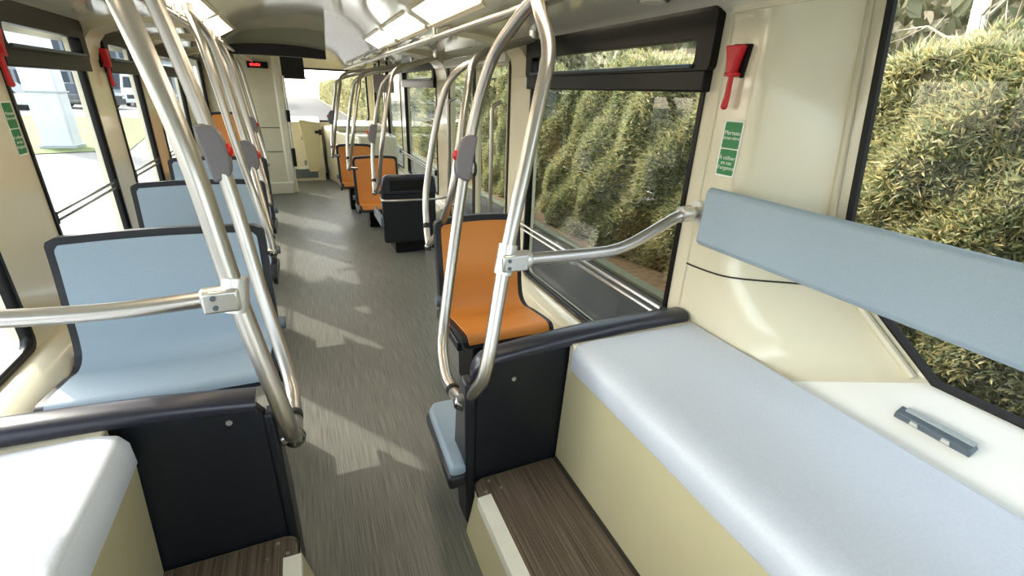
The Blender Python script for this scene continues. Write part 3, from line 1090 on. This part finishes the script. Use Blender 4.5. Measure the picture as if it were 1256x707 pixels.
# near partitions (backs of the forward facing seats)
def partition(label, side):
    t = thing('partition_seat', (0.85 if side > 0 else -0.6, 1.23, 0.0), label, 'seat')
    if side > 0:
        poly = [(0.425, 0.0), (1.285, 0.0), (1.285, 0.70), (1.0, 0.712), (0.75, 0.705), (0.55, 0.685), (0.455, 0.655), (0.435, 0.62), (0.425, 0.5)]
        top = [(0.425, 1.235, 0.60), (0.437, 1.235, 0.655), (0.475, 1.232, 0.688), (0.54, 1.23, 0.70), (0.75, 1.228, 0.718), (1.0, 1.228, 0.728), (1.285, 1.228, 0.722)]
    else:
        poly = [(-0.19, 0.0), (-0.19, 0.66), (-0.215, 0.70), (-0.5, 0.725), (-0.8, 0.735), (-1.07, 0.735), (-1.07, 0.0)]
        top = [(-0.205, 1.232, 0.700), (-0.35, 1.228, 0.722), (-0.5, 1.228, 0.735), (-0.8, 1.228, 0.748), (-1.07, 1.228, 0.75)]
    a = MB().prism(poly, 'y', 1.215, 1.25).build('back_panel', 'navy', bevel=0.008)
    rows = []
    sp = spline(top, 6)
    for i, p in enumerate(sp):
        tg = (sp[min(i + 1, len(sp) - 1)] - sp[max(i - 1, 0)]).normalized()
        up = Vector((0, 1, 0)).cross(tg)
        if up.z < 0 or (abs(up.z) < 0.3 and up.x * side > 0):
            up = -up
        ring = []
        for k in range(14):
            an = 2 * math.pi * k / 14
            cy = math.copysign(abs(math.cos(an)) ** 0.7, math.cos(an)) * 0.042
            cz = math.copysign(abs(math.sin(an)) ** 0.7, math.sin(an)) * 0.026
            fk = min(1.0, 0.25 + i / 14.0) if side > 0 else 1.0
            ring.append(tuple(p + Vector((0, cy * fk, 0)) + up * cz * fk))
        rows.append(ring)
    m = MB().grid(rows, True)
    n = len(rows)
    m.f.append(tuple(range(13, -1, -1)))
    m.f.append(tuple((n - 1) * 14 + k for k in range(14)))
    b = m.build('top_rail', 'navy_rail', smooth=True)
    parts = [a, b]
    if side > 0:
        sd_ = MB().prism([(1.20, 0.0), (1.30, 0.0), (1.36, 0.22), (1.33, 0.45), (1.27, 0.62), (1.21, 0.62)], 'x', 0.39, 0.427).build('side_panel', 'navy', bevel=0.01)
        cu = MB().prism([(0.335, 1.205), (0.345, 1.56), (0.37, 1.60), (0.98, 1.60), (1.0, 1.56), (1.0, 1.255), (0.40, 1.255), (0.392, 1.205)], 'z', 0.235, 0.285).build('cushion', 'blue_vinyl', bevel=0.015, bseg=3)
        cs = MB().prism([(0.325, 1.195), (0.335, 1.57), (0.36, 1.612), (0.99, 1.612), (1.01, 1.57), (1.01, 1.255), (0.40, 1.255), (0.392, 1.195)], 'z', 0.195, 0.25).build('cushion_shell', 'navy', bevel=0.012)
        pe = MB().box(0.5, 0.9, 1.28, 1.52, 0.0, 0.2).build('pedestal', 'black')
        sc = MB().disc((0.565, 1.216, 0.60), (0, -1, 0), 0.008, 0.005, 10).build('screw', 'cast_metal', smooth=True)
        parts += [sd_, cu, cs, pe, sc]
    else:
        sd_ = MB().prism([(1.21, 0.0), (1.30, 0.0), (1.33, 0.3), (1.30, 0.55), (1.26, 0.66), (1.21, 0.66)], 'x', -0.195, -0.165).build('side_panel', 'navy', bevel=0.01)
        cu = MB().box(-0.93, -0.24, 1.26, 1.60, 0.30, 0.36).build('cushion', 'blue_vinyl', bevel=0.02)
        pe = MB().box(-0.8, -0.4, 1.28, 1.52, 0.0, 0.3).build('pedestal', 'black')
        sc = MB().disc((-0.275, 1.216, 0.655), (0, -1, 0), 0.008, 0.005, 10).build('screw', 'cast_metal', smooth=True)
        parts += [sd_, cu, pe, sc]
    adopt(t, *parts)


partition('dark navy seat back closing off the bench below the hedge window', 1)
partition('dark navy seat back closing off the road side bench', -1)

# ------------------------------------------------------------------ rear steps and benches
def step(label, side):
    if side > 0:
        xi, xo = 0.415, 0.752
    else:
        xi, xo = -0.165, -0.515
    t = thing('step_platform', ((xi + xo) / 2, 0.4, 0.0), label, 'step')
    s = 1 if side > 0 else -1
    yf = 1.205
    r = 0.05
    # tread outline with rounded front corner on the aisle side
    arc = [(xi + s * (r - r * math.cos(a)), yf - r + r * math.sin(a)) for a in np.linspace(0, math.pi / 2, 7)]
    pol = [(xi, YR)] + arc + [(xo, yf), (xo, YR)]
    tr = MB().prism(pol, 'z', 0.185, 0.200).build('tread', 'step_lino')
    pol2 = [(x - s * 0.006 if abs(x - xi) < 0.06 else x, y + (0.004 if y > yf - 0.06 else 0)) for x, y in pol]
    rs = MB()
    lo = [(x - s * 0.03 if abs(x - xi) < 0.06 else x, y) for x, y in pol2]
    rs.grid([[(x, y, 0.0) for x, y in lo], [(x, y, 0.15) for x, y in pol2], [(x, y, 0.198) for x, y in pol2]], True)
    ri = rs.build('riser', 'cream_riser', smooth=True)
    es = MB().prism([(xi - s * 0.009, 0.16), (xi - s * 0.009, 0.203), (xi + s * 0.04, 0.205), (xi + s * 0.04, 0.195), (xi, 0.19)], 'y', YR, 1.125).build('edge_strip', 'white_edge')
    parts = [tr, ri, es]
    for (dx, y) in ((0.055, 1.185), (0.028, 1.14), (0.085, 1.14)):
        parts.append(MB().disc((xi + s * dx, y, 0.199), (0, 0, 1), 0.006, 0.004, 10).build('screw', 'cast_metal', smooth=True))
    adopt(t, *parts)


step('dark wood grain step platform with white edge in front of the hedge side bench', 1)
step('dark wood grain step platform with white edge in front of the road side bench', -1)


def cushion_mesh(x0, x1, y0, y1, z0, z1, r):
    m = MB().prism([(x0, z0), (x1, z0), (x1, z1), (x0, z1)], 'y', y0, y1)
    return m


bn = thing('bench', (1.0, 0.2, 0.2), 'long pale blue bench cushion on a cream box beside the shelf', 'bench')
cu = MB().prism([(0.762, 0.625), (0.775, 0.60), (1.298, 0.60), (1.302, 0.70), (1.292, 0.720), (1.272, 0.713), (0.85, 0.722), (0.81, 0.719), (0.780, 0.710), (0.762, 0.685)], 'y', YR + 0.02, 1.178).build('cushion', 'bench_vinyl', bevel=0.012, bseg=4)
ri = MB().prism([(0.753, 0.2), (0.772, 0.625), (0.80, 0.62), (0.80, 0.2)], 'y', YR + 0.02, 1.205).build('riser_panel', 'cream_riser')
se = MB().box(0.77, 1.30, 1.172, 1.205, 0.55, 0.712).build('end_strip', 'cream', bevel=0.006)
ba = MB().box(0.80, 1.30, YR + 0.02, 1.2, 0.2, 0.6).build('box', 'cream_trim')
sk = MB().box(0.744, 0.753, YR + 0.02, 1.2, 0.199, 0.212).build('skirting', 'groove')
adopt(bn, cu, ri, se, ba, sk)

bl = thing('bench', (-0.8, 0.2, 0.2), 'short white lit bench cushion by the road side window', 'bench')
cu = MB().prism([(-0.470, 0.63), (-0.485, 0.60), (-1.07, 0.60), (-1.07, 0.722), (-0.56, 0.728), (-0.52, 0.725), (-0.488, 0.718), (-0.472, 0.69)], 'y', YR + 0.02, 1.172).build('cushion', 'bench_vinyl', bevel=0.012, bseg=4)
ri = MB().prism([(-0.516, 0.2), (-0.49, 0.62), (-0.53, 0.62), (-0.56, 0.2)], 'y', YR + 0.02, 1.205).build('riser_panel', 'cream_riser')
se = MB().box(-1.07, -0.52, 1.166, 1.205, 0.55, 0.722).build('end_strip', 'cream', bevel=0.006)
ba = MB().box(-1.07, -0.55, YR + 0.02, 1.2, 0.2, 0.6).build('box', 'cream_trim')
adopt(bl, cu, ri, se, ba)

bk = thing('backrest_board', (1.2, 0.3, 1.05), 'grey blue padded backrest board above the long bench', 'backrest')
a = MB().prism([(1.20, 1.05), (1.235, 1.045), (1.235, 1.235), (1.205, 1.245), (1.19, 1.235), (1.185, 1.06)], 'y', YR + 0.1, 1.135).build('pad', 'blue_vinyl', bevel=0.008, bseg=2)
ps = [a]
for y in (1.05, 0.0):
    ps.append(MB().tube([(1.235, y, 1.14), (1.31 if y > 0.9 else 1.44, y, 1.14)], 0.014).build('bracket', 'steel', smooth=True))
ps.append(MB().box(1.234, 1.242, YR + 0.12, 1.115, 1.06, 1.225).build('back_plate', 'grey_dark'))
adopt(bk, *ps)

# device on the shelf
def shelf_pt(y, z):
    return Vector((qx(z), y, z))


lt = thing('shelf_latch', (1.37, 0.42, 0.77), 'small grey plastic latch unit on the whitened shelf', 'latch')
sl = Vector((XQ - 1.305, 0, ZQ - 0.68)).normalized()
nrm = Vector((-sl.z, 0, sl.x))
yv = Vector((0, 1, 0))
org = Vector((qx(0.735), 0.435, 0.735))


def lp(u, v, w):
    return tuple(org + yv * u + sl * v + nrm * w)


def lbox(u0, u1, v0, v1, w0, w1, tp=0.0):
    m = MB()
    m.v = [lp(u0, v0, w0), lp(u1, v0, w0), lp(u1, v1, w0), lp(u0, v1, w0), lp(u0 + tp, v0 + tp, w1), lp(u1 - tp, v0 + tp, w1), lp(u1 - tp, v1 - tp, w1), lp(u0 + tp, v1 - tp, w1)]
    m.f = [(0, 3, 2, 1), (4, 5, 6, 7), (0, 1, 5, 4), (1, 2, 6, 5), (2, 3, 7, 6), (3, 0, 4, 7)]
    return m


a = lbox(-0.085, 0.085, -0.018, 0.018, 0.0, 0.022, 0.004).build('body', 'grey_dark', bevel=0.003)
b_ = lbox(-0.082, 0.07, 0.0, 0.02, 0.018, 0.026, 0.004).build('top_cover', 'grey_light', bevel=0.002)
c_ = lbox(0.025, 0.045, -0.02, -0.012, 0.008, 0.02, 0.002).build('catch', 'cast_metal')
d_ = lbox(-0.045, -0.025, -0.02, -0.012, 0.008, 0.02, 0.002).build('catch', 'cast_metal')
adopt(lt, a, b_, c_, d_)

# ------------------------------------------------------------------ hammers and stickers
def hammer(side, y, z, label, s=1.0):
    X = XR if side > 0 else XL
    d = -side
    t = thing('emergency_hammer', (X, y, z), label, 'hammer', 'emergency hammers on the pillars')

    def prof(pts, x0, x1):
        return MB().prism([(y + a * s, z + b * s) for a, b in pts], 'x', X + d * x0 * s, X + d * x1 * s)
    h = prof([(-0.012, 0.07), (0.012, 0.072), (0.02, 0.12), (0.034, 0.165), (-0.034, 0.165), (-0.022, 0.12)], 0.012, 0.05).build('head', 'red', bevel=0.005)
    g = MB().tube([(X + d * 0.03 * s, y, z + 0.075 * s), (X + d * 0.03 * s, y, z - 0.0 * s), (X + d * 0.032 * s, y + 0.003, z - 0.04 * s), (X + d * 0.032 * s, y + 0.003, z - 0.047 * s)],
                  [0.009 * s, 0.010 * s, 0.0125 * s, 0.006 * s], 12).build('handle', 'red', smooth=True)
    k = prof([(-0.045, 0.168), (0.03, 0.172), (0.036, 0.158), (-0.02, 0.06), (-0.03, 0.06)], 0.0, 0.013).build('holder', 'black', bevel=0.002)
    c = prof([(-0.024, 0.065), (0.02, 0.065), (0.02, 0.078), (-0.024, 0.078)], 0.0, 0.048).build('clip', 'red', bevel=0.003)
    adopt(t, h, g, k, c)


hammer(1, 1.205, 1.52, 'red emergency hammer on the pillar above the green sticker by the bench', 0.88)
hammer(-1, 2.66, 1.50, 'red emergency hammer on the pillar before the first blue seat from the bench')
hammer(-1, 3.90, 1.50, 'red emergency hammer on the pillar before the second blue seat')
hammer(-1, 5.05 - 0.2, 1.48, 'red emergency hammer on the pillar beyond the second blue seat', 0.9)


def sticker(side, y0, y1, z0, z1, label, texts):
    X = XR if side > 0 else XL
    d = -side
    t = thing('safety_sticker', (X, (y0 + y1) / 2, z0), label, 'sticker')
    w = sheet('backing', rrect(y0, y1, z0, z1, 0.008), [], 'x', X + d * 0.0012, 0.0016, 'white_print')
    zm = (z0 + z1) / 2
    ps = [w]
    for (a, b) in ((z0 + 0.006, zm - 0.002), (zm + 0.002, z1 - 0.006)):
        ps.append(sheet('green_field', rrect(y0 + 0.006, y1 - 0.006, a, b, 0.004), [], 'x', X + d * 0.0022, 0.0012, 'green_sticker'))
    for (txt, z, size) in texts:
        cu = bpy.data.curves.new('lettering', 'FONT')
        cu.body = txt
        cu.size = size
        cu.align_x = 'CENTER'
        cu.align_y = 'CENTER'
        cu.extrude = 0.0002
        tmp = bpy.data.objects.new('tmp_text', cu)
        COL.objects.link(tmp)
        dgp = bpy.context.evaluated_depsgraph_get()
        me = bpy.data.meshes.new_from_object(tmp.evaluated_get(dgp))
        bpy.data.objects.remove(tmp)
        bpy.data.curves.remove(cu)
        for v in me.vertices:
            a, b, c = v.co
            v.co = (X + d * (0.0031 + c), (y0 + y1) / 2 - side * a * 1.0, z + b)
        me.materials.clear()
        me.materials.append(MATS['white_print'])
        o = bpy.data.objects.new('lettering', me)
        COL.objects.link(o)
        ps.append(o)
    adopt(t, *ps)


TX = lambda z1, h: [('Marteau', z1 - h * 0.22, 0.019), ('brise-vitre', z1 - h * 0.31, 0.016),
                    ('À utiliser', z1 - h * 0.66, 0.018), ('en cas', z1 - h * 0.75, 0.018), ("d'urgence", z1 - h * 0.84, 0.018)]
sticker(1, 1.135, 1.215, 1.268, 1.448, 'green safety sticker with white lettering under the hammer by the bench', TX(1.448, 0.18))
sticker(-1, 2.60, 2.68, 1.19, 1.40, 'green safety sticker on the pillar before the first blue seat from the bench', TX(1.40, 0.21))

# hanging notice and soffit speaker
nb = thing('hanging_notice', (0.95, 6.2, 1.5), 'small mauve grey notice board hanging from the ceiling near the front', 'notice')
a = MB().box(0.86, 1.10, 6.18, 6.20, 1.46, 1.66).build('board', 'notice', bevel=0.004)
b_ = MB().box(0.93, 0.95, 6.185, 6.195, 1.66, 1.81).build('hanger', 'black')
c_ = MB().box(1.02, 1.04, 6.185, 6.195, 1.66, 1.81).build('hanger', 'black')
adopt(nb, a, b_, c_)
sp_ = thing('soffit_light', (1.1, 1.38, 1.80), 'flat round lamp ring in the soffit above the bench window', 'light')
a = MB().disc((1.12, 1.45, 1.812), (0, 0, -1), 0.055, 0.014, 24).build('ring', 'steel', bevel=0.004)
b_ = MB().disc((1.12, 1.45, 1.799), (0, 0, -1), 0.042, 0.003, 24).build('lens', 'white_edge')
adopt(sp_, a, b_)

# ------------------------------------------------------------------ outside: ground
gd = MB().box(-3.3, 3.05, -30, 90, GROUND - 0.05, GROUND).build('ground_road', 'asphalt')
structure(gd, 'grey asphalt lane the bus stands on')
gc = MB().box(-9.5, -1.5, -30, 90, GROUND - 0.04, GROUND + 0.012).build('ground_forecourt', 'concrete')
structure(gc, 'pale concrete carriageway beside the bus')
gl_ = MB()
gl_.v = [(-4.4, 16.3, GROUND + 0.03), (-6.6, 15.4, GROUND + 0.03), (-30, 8, GROUND + 0.03), (-30, 33, GROUND + 0.03), (-11.5, 31, GROUND + 0.03), (-6.2, 30.0, GROUND + 0.03)]
gl_.f = [(0, 1, 2, 3, 4, 5)]
lw = gl_.build('lawn', 'lawn')
lw.data['x'] = 1
structure(lw, 'green lawn across the carriageway')
gf = MB().box(-80, -9.4, -30, 90, GROUND - 0.04, GROUND + 0.008).build('ground_far', 'concrete')
structure(gf, 'pale paving beyond the lawn')
kb = thing('kerb', (3.1, 5, GROUND), 'pale concrete kerb between the asphalt and the hedge', 'kerb')
a = MB().box(3.02, 3.14, -20, 80, GROUND, GROUND + 0.06).build('stones', 'kerb', bevel=0.015)
adopt(kb, a)
vg = MB().box(3.1, 40, -30, 90, GROUND - 0.05, GROUND + 0.02).build('ground_verge', 'soil')
structure(vg, 'brown soil under the hedge')


# ------------------------------------------------------------------ outside: hedge and trees
def leaf_cloud(name, P, D, size, material, leaflets=3, width=0.28, jitter=0.5):
    """P: points (n,3), D: main directions (n,3). Builds fronds of thin diamond leaflets."""
    n = len(P)
    V = []
    F = []
    vs = np.zeros((n, leaflets, 4, 3))
    for k in range(leaflets):
        d = D + rng.normal(0, jitter, (n, 3))
        d /= np.linalg.norm(d, axis=1)[:, None]
        sd2 = np.cross(d, rng.normal(0, 1, (n, 3)))
        sd2 /= np.linalg.norm(sd2, axis=1)[:, None]
        L = (size * rng.uniform(0.6, 1.3, n))[:, None]
        W = L * width
        vs[:, k, 0] = P
        vs[:, k, 1] = P + d * L * 0.5 + sd2 * W
        vs[:, k, 2] = P + d * L
        vs[:, k, 3] = P + d * L * 0.5 - sd2 * W
    verts = vs.reshape(-1, 3)
    nq = n * leaflets
    me = bpy.data.meshes.new(name)
    me.vertices.add(nq * 4)
    me.vertices.foreach_set('co', verts.astype(np.float32).ravel())
    me.loops.add(nq * 4)
    me.loops.foreach_set('vertex_index', np.arange(nq * 4, dtype=np.int32))
    me.polygons.add(nq)
    me.polygons.foreach_set('loop_start', np.arange(0, nq * 4, 4, dtype=np.int32))
    me.polygons.foreach_set('loop_total', np.full(nq, 4, dtype=np.int32))
    me.update(calc_edges=True)
    me.materials.append(MATS[material])
    o = bpy.data.objects.new(name, me)
    COL.objects.link(o)
    return o


def bumpy(y, z):
    return (0.10 * np.sin(y * 2.1 + z * 1.3) + 0.07 * np.sin(y * 4.7 - z * 3.1 + 1.0) + 0.05 * np.sin(y * 9.3 + z * 6.7))


HX = 3.42


def hedge_cloud(name, y0, y1, n, size, zt, nl=7):
    y = rng.uniform(y0, y1, n)
    u = rng.uniform(0, 1, n)
    hgt = zt + 0.10 * np.sin(y * 1.7) + 0.08 * np.sin(y * 3.9 + 1)
    face = u < 0.78
    z = np.where(face, GROUND + 0.03 + (hgt - GROUND) * rng.uniform(0, 1, n), hgt + rng.normal(0, 0.05, n))
    x = np.where(face, HX + bumpy(y, z) + rng.exponential(0.05, n) + 0.12 * ((z - GROUND) / 2.2) ** 2, HX + 0.15 + rng.uniform(0, 0.9, n))
    P = np.stack([x, y, z], 1)
    D = np.stack([np.where(face, -0.75, -0.1), rng.normal(0, 0.25, n), np.where(face, 0.45, 1.0)], 1)
    return leaf_cloud(name, P, D, size, 'hedge_leaf', nl, 0.075, 0.6)


hg = hedge_cloud('hedge', -2.0, 10.0, 110000, 0.085, 1.70)
tag(hg, 'dense clipped conifer hedge in green and ochre right outside the windows', 'hedge', kind='stuff')
ys = np.linspace(-3.0, 10.0, 60)
zz = np.linspace(GROUND, 1.78, 12)
m = MB().grid([[(HX + 0.10 + float(bumpy(y, z)), y, z) for y in ys] for z in zz] + [[(HX + 1.0, y, 1.78) for y in ys], [(HX + 1.0, y, GROUND) for y in ys]])
co = m.build('hedge_core', 'hedge_core', hg, smooth=True)
hg2 = hedge_cloud('hedge', 10.0, 80.0, 36000, 0.24, 1.85, 5)
tag(hg2, 'dense conifer hedge running on along the road ahead of the bus', 'hedge', kind='stuff')
MB().box(HX + 0.12, HX + 1.1, 10.0, 80, GROUND, 1.75).build('hedge_core', 'hedge_core', hg2)

# thicket of bushes behind the hedge
n = 26000
y = rng.uniform(-6, 45, n)
z = GROUND + (5.2) * rng.uniform(0.25, 1, n) ** 0.9 * (0.8 + 0.2 * np.sin(y * 0.9))
x = 6.4 + rng.exponential(0.7, n) + 0.5 * np.sin(y * 1.3) + 0.3 * np.sin(y * 3 + z * 2)
th = leaf_cloud('thicket', np.stack([x, y, z], 1), np.stack([np.full(n, -0.5), rng.normal(0, 0.4, n), np.full(n, 0.7)], 1), 0.24, 'thicket_leaf', 3, 0.22)
tag(th, 'pale grey green thicket rising behind the hedge', 'thicket', kind='stuff')
MB().box(7.6, 8.4, -8, 46, GROUND, 4.2).build('thicket_core', 'twig', th)


def birch(label, bx, by, h, seed, white=True):
    rnd = random.Random(seed)
    t = thing('birch_tree', (bx, by, GROUND), label, 'tree')
    tr = [Vector((bx + 0.03 * k * math.sin(seed + k), by + 0.10 * k + 0.03 * math.sin(k * 1.7), GROUND + h * k / 8)) for k in range(9)]
    rs = [0.075 * (1 - 0.085 * k) for k in range(9)]
    a = MB().tube(spline(tr, 3), list(np.interp(np.linspace(0, 8, 25), range(9), rs)), 10).build('trunk', 'bark_white' if white else 'bark', smooth=True)
    m = MB()
    for i in range(46):
        u = rnd.uniform(2.2, 7.8)
        p = tr[int(u)].lerp(tr[min(8, int(u) + 1)], u - int(u))
        an = rnd.uniform(0, 2 * math.pi)
        L = rnd.uniform(0.5, 1.5)
        d = Vector((math.cos(an), math.sin(an), rnd.uniform(0.1, 0.9)))
        pts = [p]
        for q in range(4):
            d = (d + Vector((rnd.gauss(0, .25), rnd.gauss(0, .25), rnd.gauss(0.02, .2)))).normalized()
            pts.append(pts[-1] + d * L / 4)
        m.tube(pts, [0.014, 0.011, 0.008, 0.006, 0.003], 5, cap=False)
        for q in range(3):
            s0 = pts[rnd.randint(1, 3)]
            d2 = (d + Vector((rnd.gauss(0, .6), rnd.gauss(0, .6), rnd.gauss(0.2, .4)))).normalized()
            m.tube([s0, s0 + d2 * L * 0.25, s0 + d2 * L * 0.45 + Vector((0, 0, 0.03))], [0.006, 0.005, 0.002], 4, cap=False)
    b = m.build('branches', 'twig')
    adopt(t, a, b)


birch('white birch trunk with bare twigs just behind the hedge', 4.85, 2.0, 6.0, 3)
birch('slim bare tree behind the hedge next to the white birch', 5.4, 0.7, 5.5, 5, False)
birch('slim bare tree behind the hedge opposite the shelf', 5.2, 3.6, 5.6, 8, False)

# ------------------------------------------------------------------ outside: across the road
cm = thing('white_pylon', (-6.1, 17.0, GROUND), 'broad white square pylon standing at the edge of the lawn', 'pylon')
a = MB().box(-6.42, -5.72, 16.75, 17.35, GROUND, 6.5).build('shaft', 'white_paint', bevel=0.05)
b_ = MB().box(-6.46, -5.68, 16.71, 17.39, GROUND, GROUND + 0.1).build('foot', 'grey_light')
c_ = MB().box(-6.45, -5.69, 16.72, 17.38, 1.10, 1.13).build('joint', 'grey_light')
adopt(cm, a, b_, c_)

bd = thing('office_building', (-20, 60, GROUND), 'long glazed office block across the lawn', 'building')
w = MB().box(-42, -11.0, 60, 72, GROUND, 11.5).build('wall', 'facade')
parts = [w]
wm = MB().box(0, 1.75, -0.08, 0.1, 0, 1.35)
first = None
for fl_ in range(4):
    for i in range(15):
        x = -41.3 + i * 2.02
        zb = GROUND + 0.9 + fl_ * 2.75
        if first is None:
            o = wm.build('window', 'facade_glass')
            first = o
        else:
            o = first.copy()
            COL.objects.link(o)
        o.location = (x, 60.0, zb)
        parts.append(o)
for fl_ in range(5):
    parts.append(MB().box(-42.1, -10.9, 59.8, 60.1, GROUND + 0.35 + fl_ * 2.75, GROUND + 0.55 + fl_ * 2.75).build('floor_band', 'white_paint'))
adopt(bd, *parts)


def vehicle(name, label, cat, x, y, rot, L, W, H, hood, body):
    t = thing(name, (x, y, GROUND), label, cat)
    R = Matrix.Rotation(rot, 4, 'Z')

    def place(o):
        o.matrix_parent_inverse = Matrix.Identity(4)
        o.parent = t
    t.rotation_euler = (0, 0, rot)
    pr = [(-W / 2 * 0.98, 0.25), (W / 2 * 0.98, 0.25), (W / 2, 0.6), (W / 2 * 0.96, H * 0.55), (W / 2 * 0.80, H * 0.96), (W / 2 * 0.6, H), (-W / 2 * 0.6, H), (-W / 2 * 0.80, H * 0.96), (-W / 2 * 0.96, H * 0.55), (-W / 2, 0.6)]
    if hood:
        low = MB().prism([(-W / 2, 0.25), (W / 2, 0.25), (W / 2, H * 0.5), (W / 2 * 0.9, H * 0.6), (-W / 2 * 0.9, H * 0.6), (-W / 2, H * 0.5)], 'y', -L / 2, L / 2)
        place(low.build('body', body, bevel=0.08, bseg=3))
        cab = MB()
        cab.v = [(-W * .44, -L * .30, H * .58), (W * .44, -L * .30, H * .58), (W * .44, L * .38, H * .58), (-W * .44, L * .38, H * .58),
                 (-W * .36, -L * .14, H), (W * .36, -L * .14, H), (W * .36, L * .26, H), (-W * .36, L * .26, H)]
        cab.f = [(0, 3, 2, 1), (4, 5, 6, 7), (0, 1, 5, 4), (1, 2, 6, 5), (2, 3, 7, 6), (3, 0, 4, 7)]
        place(cab.build('cabin', 'facade_glass', bevel=0.05))
        place(MB().box(-W * .35, W * .35, -L * .13, L * .25, H - 0.03, H + 0.02).build('roof', body, bevel=0.02))
    else:
        place(MB().prism(pr, 'y', -L / 2, L / 2).build('body', body, bevel=0.06, bseg=3))
        place(MB().prism([(-W * .40, H * .55), (W * .40, H * .55), (W * .34, H * .86), (-W * .34, H * .86)], 'y', -L / 2 - 0.02, -L / 2 + 0.05).build('windscreen', 'facade_glass'))
        place(MB().box(-W * .36, W * .36, -L / 2 - 0.03, -L / 2 + 0.03, 0.55, 0.8).build('grille', 'car_dark'))
    for sx in (-1, 1):
        for sy2 in (-1, 1):
            c = Vector((sx * (W / 2 - 0.12), sy2 * L * 0.32, 0.32))
            place(MB().disc((c.x - 0.1, c.y, c.z), (1, 0, 0), 0.32, 0.2, 16).build('wheel', 'rubber'))
        place(MB().box(sx * W * .36 - 0.12, sx * W * .36 + 0.12, -L / 2 - 0.03, -L / 2 + 0.03, 0.62, 0.76).build('headlight', 'white_print'))


vehicle('delivery_van', 'white delivery van parked in front of the office block', 'van', -10.6, 46, 0.1, 5.0, 2.0, 2.3, False, 'car_white')
vehicle('parked_car', 'dark grey car parked beyond the lawn next to the pylon', 'car', -12.6, 40, 1.3, 4.2, 1.75, 1.45, True, 'car_dark')
vehicle('parked_car', 'white car parked beyond the lawn in front of the bare tree', 'car', -15.4, 37.5, 1.4, 4.2, 1.75, 1.45, True, 'car_white')
vehicle('parked_van', 'dark van standing far off beyond the white car', 'van', -18.2, 36.0, 1.2, 4.8, 1.95, 2.1, False, 'car_dark')
birch('dark bare street tree beyond the lawn', -15.6, 32.0, 5.5, 11, False)

for o in bpy.data.objects:
    if 'base' in o.keys():
        del o['base']
